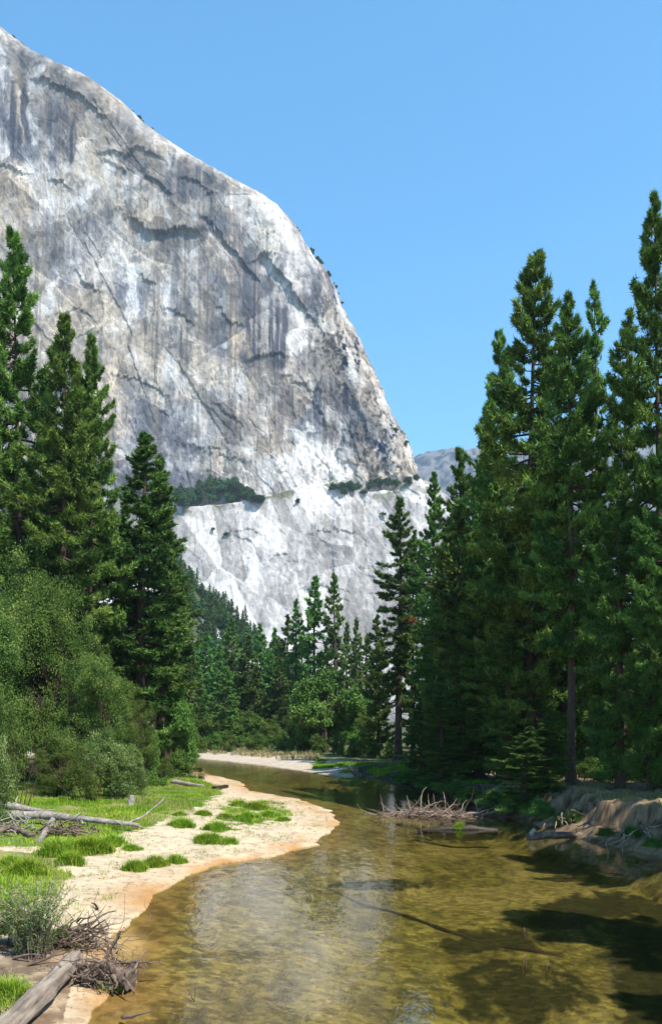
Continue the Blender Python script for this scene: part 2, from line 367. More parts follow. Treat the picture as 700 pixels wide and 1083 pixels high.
STAIN = [(8, 118, 13, 40, .8), (27, 118, 6, 30, .8), (60, 128, 14, 26, .6), (75, 145, 5, 34, .9), (130, 130, 18, 12, .4), (196, 330, 6, 80, .7), (186, 300, 5, 60, .5), (268, 325, 11, 60, .85), (291, 350, 12, 45, .95), (280, 335, 6, 60, .6),
         (205, 195, 34, 22, .65), (190, 262, 22, 16, .5), (255, 300, 10, 50, .5), (230, 450, 50, 40, .45), (300, 430, 30, 36, .4), (355, 440, 34, 36, .45), (400, 470, 30, 34, .4), (150, 440, 22, 50, .35), (175, 480, 30, 40, .35), (345, 270, 12, 40, .35), (60, 260, 14, 40, .35), (235, 218, 9, 22, .4), (45, 60, 14, 18, .3)]
TAN = [(18, 108, 5, 40, .8), (8, 215, 30, 50, .7), (247, 350, 8, 36, 1), (262, 350, 5, 30, .8), (112, 430, 26, 60, .7), (282, 455, 6, 24, .7), (90, 170, 22, 24, .5), (160, 230, 20, 16, .5), (230, 262, 22, 24, .4), (140, 370, 30, 40, .4), (210, 390, 24, 30, .4), (400, 400, 16, 60, .4), (330, 500, 4, 20, .9), (340, 498, 3, 20, 1), (370, 330, 16, 40, .35), (210, 560, 20, 20, .3), (425, 480, 12, 24, .4)]
WHITE = [(100, 270, 36, 34, .6), (118, 250, 20, 24, .5), (305, 345, 22, 26, 1), (295, 300, 16, 40, .7), (320, 255, 28, 28, .7), (275, 225, 30, 18, .6), (322, 502, 62, 30, 1), (285, 610, 60, 110, 1), (300, 560, 90, 40, .7), (240, 580, 70, 70, .55), (370, 600, 70, 80, .55), (330, 480, 30, 14, .8), (130, 460, 12, 30, .4), (40, 180, 20, 20, .5)]

def build_cliff():
    global CLV
    R = 45.
    zs = np.concatenate([np.linspace(-5, 84, 24), np.linspace(85, 912, 760), np.linspace(925, 1100, 12)])
    u = np.concatenate([np.linspace(0, 1, 24, endpoint=False)-1, np.linspace(0, 1, 500)])
    th = np.linspace(0, 1, 58)[1:]
    yb = 1000+.12*zs
    pys = HY-(zs-HC)/(yb+R)*F
    xr = (np.interp(pys, SIL[:, 0], SIL[:, 1])-W/2)/F*(yb+R)
    # ledge line
    lp = np.array([(-60, 560), (100, 552), (150, 545), (190, 538), (235, 534), (280, 529), (320, 519), (360, 517), (400, 517), (440, 513), (470, 522), (600, 560)], float)
    lx, lz = wall_xz(lp[:, 0], lp[:, 1])
    rows = []
    nface = len(u); narc = len(th); nback = 12
    X = np.zeros((len(zs), nface+narc+nback)); Yv = X.copy(); NX = X.copy(); NY = X.copy()
    for i, z in enumerate(zs):
        xe = xr[i]-R; x0 = min(-400*(1000+.12*z)/1000, xe-120)
        x = np.where(u < 0, x0+u*900, x0+(xe-x0)*np.maximum(u, 0))
        X[i, :nface] = x; Yv[i, :nface] = yb[i]; NY[i, :nface] = -1
        a = th*math.radians(125)
        X[i, nface:nface+narc] = xe+R*np.sin(a); Yv[i, nface:nface+narc] = yb[i]+R-R*np.cos(a)
        NX[i, nface:nface+narc] = np.sin(a); NY[i, nface:nface+narc] = -np.cos(a)
        b = np.linspace(0, 500, nback+1)[1:]; aa = a[-1]
        X[i, -nback:] = X[i, nface+narc-1]+np.cos(aa)*b; Yv[i, -nback:] = Yv[i, nface+narc-1]+np.sin(aa)*b
        NX[i, -nback:] = np.sin(aa); NY[i, -nback:] = -np.cos(aa)
    Z = np.repeat(zs[:, None], X.shape[1], 1)
    s = X+.8*(Yv-1000-.12*Z)                               # running coordinate along the face
    px0, py0 = proj(X, Yv, Z)
    zl = np.interp(X, lx, lz)+(fbm(X/30, Z*0, 0, 3, 8)-.5)*14
    below = ss(-3, 5, zl-Z)
    fwd = 24*below+.28*np.maximum(zl-Z, 0)
    blocky = np.clip(.15+1.1*ss(300, 400, px0)*ss(240, 330, py0)+.6*ss(370, 420, py0), 0, 1.5)*(1-.55*below)
    wx = s+(fbm(s/5, Z/5, 0, 3, 21)-.5)*3; wz = Z+(fbm(s/5, Z/5, 5, 3, 22)-.5)*3
    d = 22*(fbm(s/170, Z/230, 0, 3, 1)-.5); tint = 0
    for (ca, cb_, rot, A, G_, sd, k, tk) in ((50, 130, .62, 2.0, 1.4, 3, .8, .30), (30, 75, -.35, 2.2, 1.6, 24, .5+.5*blocky, .22), (17, 40, .55, 1.8, 1.5, 4, .3+.8*blocky, .22), (8, 17, .1, 1.1, 1.2, 6, .45+.85*blocky, .16), (4, 7, .2, .6, .5, 14, .5+.6*blocky, .12)):
        ca_, sa_ = math.cos(rot), math.sin(rot)
        p, q = (wx*ca_+wz*sa_)/ca, (-wx*sa_+wz*ca_)/cb_
        d1, d2, v, gx, gy = voro(p, q, sd)
        tl = _h(np.floor(v*999), np.floor(v*777), v*0, sd)-.4
        d = d+k*(A*(v-.5)+G_*(gy*(.25+tl)+gx*1.2*(v-.5))); tint = tint+tk*_h(np.floor(v*991), v*0, v*0, sd+50)
        if sd in (3, 24, 4): d = d-(.25 if sd < 10 and sd == 3 else .5)*ss(.03, 0, d2-d1)*ss(.42, .62, fbm(s/35, Z/35, sd, 3, 33))
    d = d+(.35+blocky)*2.2*(fbm(s/8, Z/140, 0, 4, 2)-.5)+1.9*(fbm(s/5, Z/7, Yv/6, 4, 9)-.5)*(.4+.8*blocky)
    for pts, A, L in ROOFS:
        pa = np.array(pts, float); fx, fz = wall_xz(pa[:, 0], pa[:, 1])
        q_ = X/6+(fbm(X/11, X*0, 0, 2, 76)-.5)*3; jz = (_h(np.floor(q_), X*0, X*0, 77)-.5)*6+(q_-np.floor(q_)-.5)*3+(vn(X/2, X*0, 0, 78)-.5)*2
        dz = Z-(np.interp(X, fx, fz)+jz)
        jw = (vn(Z/9, X*0, 0, 79)-.5)*14; win = ss(fx[0]-12, fx[0]+14, X+jw)*ss(fx[-1]+12, fx[-1]-14, X+jw)*np.maximum(-NY, 0)
        d = d+.55*A*np.exp(-np.maximum(dz, 0)/L)*ss(-1.2, .6, dz)*win
    d = d*ss(-20, 60, Z+60)
    X2 = X+NX*d; Y2 = Yv+NY*d-fwd
    # colour: granite, mineral streaks, lichen, fresh rock fall scars
    px, py = proj(X2, Y2, Z)
    n1 = fbm(s/60, Z/60, 0, 4, 91); n2 = fbm(s/11, Z/240, 0, 4, 92); n3 = fbm(s/16, Z/22, 0, 4, 93); n4 = fbm(s/4, Z/130, 0, 3, 94)
    def c(*a): return np.array(a)
    n5 = fbm(s/3.2, Z/4.5, 0, 3, 97)
    col = lerp(c(.160, .158, .164), c(.350, .315, .265), ss(.38, .57, n1)[..., None])
    col = lerp(col, c(.43, .41, .385), (ss(.53, .63, n3)*.85)[..., None])
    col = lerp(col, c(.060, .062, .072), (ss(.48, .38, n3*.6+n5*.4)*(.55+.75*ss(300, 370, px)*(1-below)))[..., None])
    jx, jy = px+(n3-.5)*12+(n1-.5)*14, py+(n3-.5)*22+(n1-.5)*24
    def blob(lst, st):
        m = np.zeros(px.shape)
        for (a, b, ra, rb, k) in lst:
            m = np.maximum(m, k*ss(1.35, .35, ((jx-a)/ra)**2+((jy-b)/rb)**2)*(1-st+st*ss(.34, .50, n4)))
        return m
    col = lerp(col, c(.46, .355, .235), (np.maximum(blob(TAN, .4), np.maximum(.34*ss(.50, .66, n2), .45*ss(.56, .66, fbm(s/70, Z/90, 3, 3, 98))*(1-below)))*(.6+.4*ss(.35, .55, n5)))[..., None])
    col = lerp(col, c(.52, .48, .435), (blob(WHITE, .2)*(.55+.45*ss(.36, .52, n5)))[..., None])
    lowk = below*ss(-.2, .5, n1); col = lerp(col, c(.39, .36, .325), (lowk*.75*(.6+.5*ss(.36, .54, n3)))[..., None])
    col = col*(.56+.90*ss(.25, .75, tint))[..., None]
    dark = np.maximum(np.minimum(blob(STAIN, .6)*1.25, 1), .5*ss(.56, .70, n2)*ss(.42, .56, n4)*(1-below)*(1-.8*blob(WHITE, 0)))
    col = lerp(col, c(.040, .043, .056), (dark*.92)[..., None])
    veg = ss(.60, .68, fbm(s/18, Z/9, 0, 4, 55))*np.exp(-((Z-zl+2)/14)**2); col = lerp(col, c(.12, .12, .06), veg[..., None])
    a, b = X.shape
    i = np.arange(a-1)[:, None]*b+np.arange(b-1)[None]
    f = np.stack([i, i+1, i+b+1, i+b], -1).reshape(-1, 4)
    m = MB(); m.add(np.stack([X2.ravel(), Y2.ravel(), Z.ravel()], -1), f)
    tag(link('cliff', m.mesh('cliff', M['rock'], True, col.reshape(-1, 3))), 'huge pale granite rock face with dark vertical streaks', 'cliff', kind='structure')
    CLV = (X2, Y2, Z, px, py, nface, narc)
build_cliff()

def on_cliff(px, py):
    X, Y, Z, a, b, nf, na = CLV
    q = (a[:, :nf+na//2]-px)**2+(b[:, :nf+na//2]-py)**2; k = np.unravel_index(np.argmin(q), q.shape)
    return np.array([X[k], Y[k], Z[k]])

# far wooded ridge seen in the gap, and the talus slope under the wall
def heightfield(name, xs, ys, fz, colf, m, label, cat):
    x, y = np.meshgrid(xs, ys); x, y = x.ravel(), y.ravel(); z = fz(x, y); a, b = len(ys), len(xs)
    i = np.arange(a-1)[:, None]*b+np.arange(b-1)[None]
    f = np.stack([i, i+1, i+b+1, i+b], -1).reshape(-1, 4); mb = MB(); mb.add(np.stack([x, y, z], -1), f)
    return tag(link(name, mb.mesh(name, m, True, colf(x, y, z))), label, cat, kind='structure')
def ridge_z(x, y):
    top = np.interp(x, [-400, 300, 560, 900, 1500, 2600], [1010, 1080, 1105, 1160, 1250, 1300])
    n = fbm(x/240, y/240, 0, 5, 3)-.5; n2 = fbm(x/28, y/28, 0, 3, 4)-.5
    return -40+top*ss(2200, 3500, y)*(1-.3*ss(3550, 4200, y))+n*260*ss(2200, 2600, y)*ss(3900, 3200, y)*.6+n2*30
def ridge_c(x, y, z):
    n = fbm(x/60, y/40, z/40, 4, 7); n2 = fbm(x/20, y/20, z/20, 3, 8)
    c = lerp(np.array([.010, .020, .018]), np.array([.15, .14, .135]), ss(.42, .56, n*.4+n2*.6)[:, None]); return c
K = 1.4
heightfield('hill', np.linspace(-500, 2600, 420)*K, np.linspace(2200, 4200, 170)*K, lambda x, y: K*ridge_z(x/K, y/K), lambda x, y, z: ridge_c(x/K, y/K, z/K), M['ground'], 'hazy blue grey wooded ridge far down the valley', 'hill')
def slope_z(x, y):
    base = np.interp(x, [-700, -300, -180, -104, -70, -32, 0, 60], [150, 150, 142, 106, 74, 40, 16, -6])
    return base*ss(240, 620, y)**1.2+(fbm(x/25, y/25, 0, 4, 9)-.5)*14*ss(300, 500, y)-3-base*.9*ss(690, 960, y)
def slope_c(x, y, z):
    n = fbm(x/20, y/30, 0, 4, 19); return lerp(np.array([.06, .07, .03]), np.array([.48, .47, .46]), ss(.57, .63, n)[:, None])
heightfield('slope', np.linspace(-700, 60, 260), np.linspace(240, 985, 200), slope_z, slope_c, M['ground'], 'talus slope with pale rubble below the rock wall', 'slope')

# ------------------------------------------------------------------ plants (prototypes are meshes, copies are objects)
def norm(v): return v/(np.linalg.norm(v, axis=-1, keepdims=True)+1e-9)

def needles(mb, c, d, tone, nn, ln, wd, r, spread=.7, nrm=None):
    k = len(c); nrm = np.repeat(d if nrm is None else nrm, nn, 0); c = np.repeat(c, nn, 0); d = np.repeat(d, nn, 0); tone = np.repeat(tone, nn)
    dr = norm(d+spread*r.randn(k*nn, 3)); pr = norm(np.cross(dr, nrm+.36*r.randn(k*nn, 3)))
    L = ln*(.6+.7*r.rand(k*nn, 1)); b = c+.18*L*r.randn(k*nn, 3)*np.array([1, 1, .7])
    v = np.stack([b-pr*wd/2, b+pr*wd/2, b+dr*L], 1).reshape(-1, 3)
    t = np.repeat(np.clip(tone+.22*r.randn(k*nn), 0, 1), 3)
    mb.add(v, np.arange(len(v)).reshape(-1, 3), t)

def conifer(seed, H, cb, rmax, nb, nt, nn, ln, wd, mat, prof=.6, topang=30, botang=-18, gap=.12, r0=.42, up=.14, whorl=.55, dead=6, ragged=.3, tilt=0.0):
    r = rs(seed); tr = MB(); cr = MB()
    hs = np.linspace(0, 1, 26); sway = np.stack([np.sin(hs*3+seed)*.012*H*hs+tilt*H*hs*hs, np.cos(hs*2.3+seed)*.012*H*hs, hs*H], 1)
    rad = r0*(1-hs)**.85+.02; rad[0] *= 1.45; rad[1] *= 1.12
    tr.tube(sway, rad, 9, rough=.12, seed=seed, cap=False)
    def axis(z): return np.array([np.interp(z, sway[:, 2], sway[:, 0]), np.interp(z, sway[:, 2], sway[:, 1]), z])
    cs, ds, ts, ns = [], [], [], []
    lob = r.rand(9, 22)
    for i in range(nb):
        q = (i+r.rand())/nb; z = cb+(H-cb)*(q**.92)*.992
        z = round(z/whorl)*whorl+r.randn()*.10 if q < .9 else z
        z = min(z, H*.992); u = min(max(1-(z-cb)/(H-cb), 0.004), 1.0)
        az = r.rand()*2*PI
        lo = .65*lob[int(az/(2*PI)*9) % 9, int(u*21.99)]+.35*r.rand()
        L = rmax*(min(1, u/.42)**prof)*(1-.22*max(0, (u-.6)/.4))*(.55+.60*r.rand())*(1-ragged+2*ragged*lo)
        if r.rand() < gap: L *= .45
        L = max(min(L, (.34*(H-z)+.12)*(.6+.8*lo)), .16)
        e = math.radians(lerp(botang, topang, (1-u)**1.6)+r.randn()*6)
        o = np.array([math.cos(az), math.sin(az), 0]); pp = np.array([-o[1], o[0], 0])
        p0 = axis(z)
        def at(s): return p0+np.multiply.outer(s*L*math.cos(e), o)+np.multiply.outer(s*L*math.sin(e)+up*L*s*s-.10*L*np.sin(s*PI), np.array([0, 0, 1.]))
        sb = np.array([0, .4, .8]); tr.tube(at(sb), np.array([.018*L+.015, .012*L+.01, .006]), 4, cap=False)
        n = max(3, int(nt*(.25+.75*L/rmax)))
        s = .28+.72*r.rand(n)**.8
        off = (1.08-s)*.55*L*(r.rand(n)-.5)*1.5
        c = at(s)+off[:, None]*pp+(r.randn(n)*.045*min(L, 2))[:, None]*np.array([0, 0, 1.])-np.abs(off[:, None])*o*-.25
        d = o*.8+np.sign(off)[:, None]*pp*(.5*np.abs(off)/(.3*L+.1))[:, None]+np.array([0, 0, .35])
        tb = .46+.23*r.randn(); ns.append(norm(o*.55+np.array([0, 0, .75])+np.sign(off)[:, None]*pp*.25+.25*r.randn(n, 3)))
        cs.append(c); ds.append(norm(d)); ts.append(np.clip(tb+.16*r.randn(n)+.25*(s-.6), 0, 1))
    for i in range(dead):
        z = cb*(.35+.65*r.rand()); az = r.rand()*2*PI; L = .5+1.5*r.rand(); o = np.array([math.cos(az), math.sin(az), -.15]); p = axis(z)
        tr.tube([p, p+o*L*.5, p+o*L+np.array([0, 0, -.1*L])], [.05, .03, .01], 4, cap=False)
    needles(cr, np.vstack(cs), np.vstack(ds), np.concatenate(ts), nn, ln, wd, r, nrm=np.vstack(ns))
    return dict(trunk=tr.mesh('trunk', M['bark'], True), crown=cr.mesh('crown', M[mat]), H=H, R=rmax)

def leaves(mb, c, d, tone, ln, wd, r, nrm=None):
    k = len(c); d = norm(d); pr = norm(np.cross(d, r.randn(k, 3) if nrm is None else nrm+.6*r.randn(k, 3))); L = ln*(.6+.7*r.rand(k, 1))
    v = np.stack([c, c+d*L*.5+pr*wd/2, c+d*L, c+d*L*.5-pr*wd/2], 1).reshape(-1, 3)
    mb.add(v, np.arange(len(v)).reshape(-1, 4), np.repeat(np.clip(tone, 0, 1), 4))

def broadleaf(seed, H, rx, base, nc, nl, ln, wd, mat, stems=1, cr_r=.75, r0=.22, lobes=7, flat=1.0, low=.18):
    r = rs(seed); tr = MB(); lf = MB()
    cen = []
    for i in range(lobes):
        a = r.rand()*2*PI; rr = rx*(.80*math.sqrt(r.rand())); h = base+(H-base)*(low+(.80-low)*r.rand()*(1-.3*rr/rx))
        k = .6+.8*r.rand()
        cen.append((np.array([rr*math.cos(a), rr*math.sin(a), h]), rx*.34*k, (H-base)*.17*(.6+.8*r.rand())))
    cen.append((np.array([.1*rx*r.randn(), .1*rx*r.randn(), base+(H-base)*.72]), rx*.34, (H-base)*.27))
    cen.append((np.array([0, 0, base+(H-base)*.42]), rx*.5, (H-base)*.34))
    hubs = [np.array([.5*rx*.3*(r.rand()-.5)*stems, .3*rx*(r.rand()-.5)*stems, 0]) for _ in range(stems)]
    for k, h in enumerate(hubs):
        if stems == 1: h *= 0
        top = np.array([h[0]*2+.1*rx*r.randn(), h[1]*2, base+(H-base)*.6]); mid = (h+top)/2+.05*rx*r.randn(3)*[1, 1, 0]
        tr.tube([h, lerp(h, mid, .5), mid, lerp(mid, top, .6), top], np.array([1.2, .95, .75, .5, .2])*r0/math.sqrt(stems), 7, rough=.15, seed=seed+k, cap=False)
        hubs[k] = mid
    C_, D_, T_, N_ = [], [], [], []
    for i in range(nc):
        c0, ra, rz = cen[i % len(cen)]
        q = norm(r.randn(3))*(.55+.45*r.rand()**.5)
        if q[2] < -.4: q[2] *= .5
        p = c0+q*np.array([ra, ra, rz*flat])*(.75+.5*r.rand()**2); p[2] = max(p[2], base*.35+.1)
        if r.rand() < .30:
            hb = hubs[r.randint(len(hubs))]; mm = (hb+p)/2+np.array([0, 0, .08*H])
            tr.tube([hb, mm, p], np.array([.28, .16, .05])*r0/math.sqrt(stems), 4, cap=False)
        n = int(nl*(.5+r.rand())); rad = cr_r*(.6+.7*r.rand())
        w = r.randn(n, 3)*rad*np.array([.5, .5, .34]); C_.append(p+w)
        D_.append(norm(norm(q)*.7+r.randn(n, 3)*.8+np.array([0, 0, .1])))
        N_.append(norm(q*.5+norm(w/np.array([.5, .5, .34]))*.5+np.array([0, 0, .55])))
        T_.append(.45+.24*r.randn()+.07*r.randn(n))
    leaves(lf, np.vstack(C_), np.vstack(D_), np.concatenate(T_), ln, wd, r, np.vstack(N_))
    return dict(trunk=tr.mesh('trunk', M['bark'], True), crown=lf.mesh('crown', M[mat]), H=H, R=rx)

PR = {}
PR['pine_a'] = conifer(1, 34, 4.0, 4.8, 230, 74, 12, .42, .095, 'pine', whorl=.4, ragged=.40)
PR['pine_b'] = conifer(2, 34, 9.0, 4.6, 190, 74, 12, .42, .095, 'pine', gap=.2, ragged=.45, whorl=.5)
PR['pine_c'] = conifer(3, 34, 3.0, 4.4, 230, 72, 12, .40, .095, 'pine', prof=.7, whorl=.4, ragged=.40)
PR['pine_d'] = conifer(4, 34, 6.0, 3.2, 135, 46, 12, .42, .095, 'pine', prof=.5, gap=.28, ragged=.5, whorl=.5)
PR['fir_a'] = conifer(5, 30, 2.0, 3.0, 270, 46, 11, .32, .09, 'fir', prof=.8, topang=35, botang=-24, up=.06, whorl=.3, ragged=.38)
PR['fir_b'] = conifer(6, 30, 7.5, 2.7, 220, 44, 11, .32, .09, 'fir', prof=.75, topang=35, botang=-24, up=.06, ragged=.48, gap=.22, whorl=.4)
PR['fir_c'] = conifer(7, 30, 1.2, 3.3, 260, 48, 11, .34, .09, 'fir', prof=.9, topang=35, botang=-20, up=.08, whorl=.3, ragged=.44)
PR['young_a'] = conifer(8, 9, .5, 2.0, 120, 42, 11, .24, .05, 'young', prof=.85, topang=50, botang=-5, r0=.13, dead=0, whorl=.3, ragged=.42)
PR['young_b'] = conifer(9, 14, 1.0, 2.8, 130, 42, 11, .32, .085, 'yellowfir', prof=.85, topang=45, botang=-10, r0=.2, dead=2, whorl=.3, ragged=.42)
PR['cedar'] = conifer(10, 24, 1.5, 3.6, 200, 56, 11, .36, .09, 'young', prof=.8, topang=40, botang=-20, up=.05, r0=.4, whorl=.4, ragged=.48, gap=.2)
PR['far_a'] = conifer(11, 28, 2.5, 3.2, 130, 20, 9, .55, .23, 'far', prof=.85, topang=35, botang=-22, up=.06, dead=0, whorl=.5, ragged=.42)
PR['far_b'] = conifer(12, 28, 4.5, 2.8, 115, 19, 9, .55, .23, 'far', prof=.75, topang=35, botang=-22, up=.06, ragged=.5, dead=0, whorl=.6, gap=.2)
PR['far_c'] = conifer(13, 28, 1.5, 3.6, 130, 20, 9, .55, .24, 'far', prof=.95, topang=38, botang=-16, up=.1, ragged=.46, dead=0, whorl=.5)
PR['leaf_a'] = broadleaf(21, 13, 5.0, 1.6, 520, 260, .115, .085, 'leaf', stems=4, cr_r=.75, r0=.28, lobes=19, low=.06)
PR['leaf_b'] = broadleaf(22, 12, 4.2, 1.0, 480, 250, .11, .08, 'leaf', stems=3, cr_r=.65, r0=.25, lobes=18, low=.05)
PR['bright'] = broadleaf(23, 12, 5.0, 1.5, 330, 70, .32, .24, 'bright', stems=2, cr_r=.85, r0=.4, lobes=14, low=.05)
PR['sage_a'] = broadleaf(24, 3.4, 2.0, .1, 240, 95, .10, .045, 'sage', stems=7, cr_r=.3, r0=.09, lobes=15, low=.02)
PR['sage_b'] = broadleaf(25, 3.0, 1.8, .1, 220, 95, .10, .05, 'leaf', stems=7, cr_r=.3, r0=.09, lobes=14, low=.02)
PR['green_bush'] = broadleaf(26, 2.4, 1.6, .05, 170, 80, .11, .07, 'bright', stems=5, cr_r=.28, r0=.08, lobes=12, low=.02)
PR['dark_bush'] = broadleaf(30, 3.0, 2.0, .05, 200, 90, .14, .09, 'fir', stems=5, cr_r=.4, r0=.1, lobes=7)
PR['oak_far'] = broadleaf(27, 10, 5.0, .6, 110, 26, .95, .8, 'oak', stems=2, cr_r=1.1, r0=.3, lobes=6)
PR['oak_far2'] = broadleaf(28, 8, 5.2, .4, 100, 26, .95, .8, 'oak', stems=2, cr_r=1.1, r0=.3, lobes=5)

RT = rs(77)
def plant(name, proto, x, y, z, h, rad, label, cat, group=None, rot=None):
    p = PR[proto]; o = thing(name, label, cat, (x, y, z), group)
    o.rotation_euler = (0, 0, RT.rand()*2*PI if rot is None else rot); s = rad/p['R']; o.scale = (s, s, h/p['H'])
    link('trunk', p['trunk'], o); link('crown', p['crown'], o); return o
def tree(px, top, Y, hw, proto, label, group=None, name='pine_tree', cat='tree', rot=None, base=None):
    """px, top: where the tip stands in the photo; Y: how far off; hw: half its width in pixels"""
    x = ((px if base is None else base)-W/2)/F*Y; z = gz(x, Y)-.05
    return plant(name, proto, x, Y, z, (HY-top)/F*Y+HC-z, hw/F*Y, label, cat, group, rot)

# --- stand on the near bank by the meadow
tree(20, 243, 73, 54, 'pine_a', 'tallest dark pine of the stand behind the grassy meadow, reaching high up the rock wall')
tree(66, 332, 70, 50, 'pine_c', 'broad pine in the middle of the meadow stand, beside its tallest tree')
tree(98, 352, 76, 38, 'pine_b', 'narrow pine edging the meadow stand, pale rock showing beyond its boughs')
tree(-32, 330, 66, 46, 'pine_b', 'pine half cut off by the picture edge at the meadow stand')
tree(150, 455, 82, 50, 'fir_a', 'pointed fir standing apart from the tall meadow pines, its tip against the rock wall', name='fir_tree')
tree(170, 482, 88, 30, 'fir_b', 'thin fir tucked close behind the pointed fir by the meadow', name='fir_tree')
tree(128, 530, 90, 34, 'fir_c', 'lower fir filling the gap between meadow pines and pointed fir', name='fir_tree')
tree(45, 395, 80, 50, 'pine_c', 'pine filling the gap behind the tallest meadow pine and its broad neighbour')
tree(84, 440, 84, 46, 'pine_a', 'lower pine behind the narrow pine of the meadow stand')
tree(20, 520, 84, 60, 'pine_c', 'shorter dark pine hidden behind the tall meadow pines')
tree(186, 600, 98, 26, 'fir_c', 'short fir at the river end of the meadow stand, shaded by the pointed fir', name='fir_tree')
tree(34, 560, 60, 66, 'leaf_a', 'big rounded olive green broadleaf tree in front of the meadow pines', name='broadleaf_tree')
tree(92, 648, 57, 40, 'leaf_b', 'smaller rounded broadleaf tree whose crown leans over the grey green bushes', name='broadleaf_tree')
tree(-30, 600, 50, 60, 'leaf_b', 'broadleaf tree at the edge of view with grey green twigs low down', name='broadleaf_tree')
tree(132, 712, 66, 32, 'leaf_a', 'shaded broadleaf tree at the foot of the pointed fir', name='broadleaf_tree')
tree(188, 715, 84, 22, 'bright', 'slim light green broadleaf sapling at the edge of the river by the meadow', name='broadleaf_tree')
tree(112, 768, 53, 34, 'sage_a', 'grey green willow bush with pale leaf tips at the back of the meadow', name='shrub', cat='shrub')
tree(138, 786, 57, 19, 'sage_a', 'small pale willow bush under the broadleaf trees at the meadow edge', name='shrub', cat='shrub')
tree(88, 786, 50, 18, 'sage_b', 'low round bush on the meadow in front of the willow bush', name='shrub', cat='shrub')
tree(2, 722, 44, 26, 'sage_b', 'upright grey green bush at the edge of view above the driftwood logs', name='shrub', cat='shrub')
tree(-16, 745, 40, 30, 'sage_a', 'pale bush cut by the edge of view behind the driftwood roots', name='shrub', cat='shrub')
tree(160, 770, 68, 16, 'green_bush', 'bright green bush in the shade at the foot of the pointed fir', name='shrub', cat='shrub')
tree(192, 792, 82, 20, 'green_bush', 'yellow green bush overhanging the river behind the silver log', name='shrub', cat='shrub')
tree(175, 800, 76, 14, 'sage_b', 'dull green bush between the silver log and the dark fir trunks', name='shrub', cat='shrub')
tree(60, 780, 54, 30, 'leaf_b', 'dark low broadleaf bush in deep shade at the back of the meadow', name='shrub', cat='shrub')

# --- far bank in the middle of the view
G1 = 'dark conifers in the row behind the far sandy shore'
for px, top, Y, hw, pr in [(203, 690, 165, 15, 'far_a'), (217, 668, 185, 15, 'far_b'), (231, 682, 170, 15, 'far_c'), (247, 652, 195, 15, 'far_a'), (262, 672, 180, 15, 'far_b'), (276, 660, 195, 14, 'far_a'), (290, 664, 175, 14, 'far_c'),
                           (303, 650, 190, 14, 'far_b'), (318, 668, 205, 15, 'far_a'), (366, 658, 178, 13, 'far_c'), (388, 672, 190, 14, 'far_a'), (212, 712, 160, 15, 'far_c'), (240, 705, 162, 14, 'far_a'), (270, 704, 168, 15, 'far_c'), (298, 696, 168, 14, 'far_a'), (400, 650, 185, 15, 'far_b'), (345, 680, 200, 15, 'far_c'), (192, 680, 180, 15, 'far_a'), (255, 694, 185, 16, 'far_c'), (284, 694, 185, 16, 'far_b')]:
    tree(px, top, Y, hw, pr, 'one of the dark green conifers in the row behind the far sandy shore', G1, name='conifer_tree')
tree(312, 634, 172, 13, 'far_a', 'slender spire of a conifer just before the paired spires against the white rock', name='conifer_tree')
tree(333, 609, 168, 17, 'far_b', 'thicker of the two paired conifer spires against the white rock', name='conifer_tree')
tree(355, 606, 166, 16, 'far_a', 'thinner of the two paired conifer spires against the white rock', name='conifer_tree')
tree(376, 654, 160, 13, 'far_c', 'pale green conifer behind the rounded tree, below the paired spires', name='conifer_tree')
tree(344, 697, 138, 36, 'bright', 'rounded light green broadleaf tree on the far shore among dark conifers', name='broadleaf_tree')
tree(372, 720, 142, 22, 'bright', 'smaller light green broadleaf tree beside the yellow green conifer', name='broadleaf_tree')
tree(400, 682, 120, 23, 'young_b', 'short yellow green conifer on the far shore before the bare trunked fir', name='conifer_tree')
for px, top, Y, hw, pr in [(205, 742, 158, 18, 'bright'), (232, 752, 162, 16, 'leaf_a'), (262, 748, 165, 18, 'bright'), (290, 756, 160, 15, 'leaf_b'), (318, 745, 156, 17, 'leaf_a'), (222, 730, 175, 18, 'leaf_b'), (278, 734, 176, 18, 'leaf_a'), (305, 738, 172, 15, 'bright'), (388, 746, 132, 14, 'leaf_b'), (248, 738, 178, 16, 'bright')]:
    tree(px, top, Y, hw, pr, 'one of the leafy green trees standing low among the far shore conifers', 'leafy trees low on the far shore', name='broadleaf_tree')
for px, top, Y, w in [(205, 768, 150, 12), (225, 774, 155, 11), (322, 772, 142, 10), (255, 778, 160, 9), (385, 778, 128, 9), (282, 776, 158, 10), (190, 762, 140, 12), (212, 776, 152, 9), (240, 772, 150, 10), (270, 774, 148, 10), (298, 772, 146, 11), (308, 780, 140, 8), (338, 776, 134, 10), (358, 774, 130, 11), (372, 780, 124, 9), (410, 784, 114, 10), (396, 786, 118, 9), (264, 768, 168, 12), (330, 764, 158, 12)]:
    tree(px, top, Y, w, 'green_bush', 'one of the low green bushes along the far sandy shore', 'low bushes along the far sandy shore', name='shrub', cat='shrub')

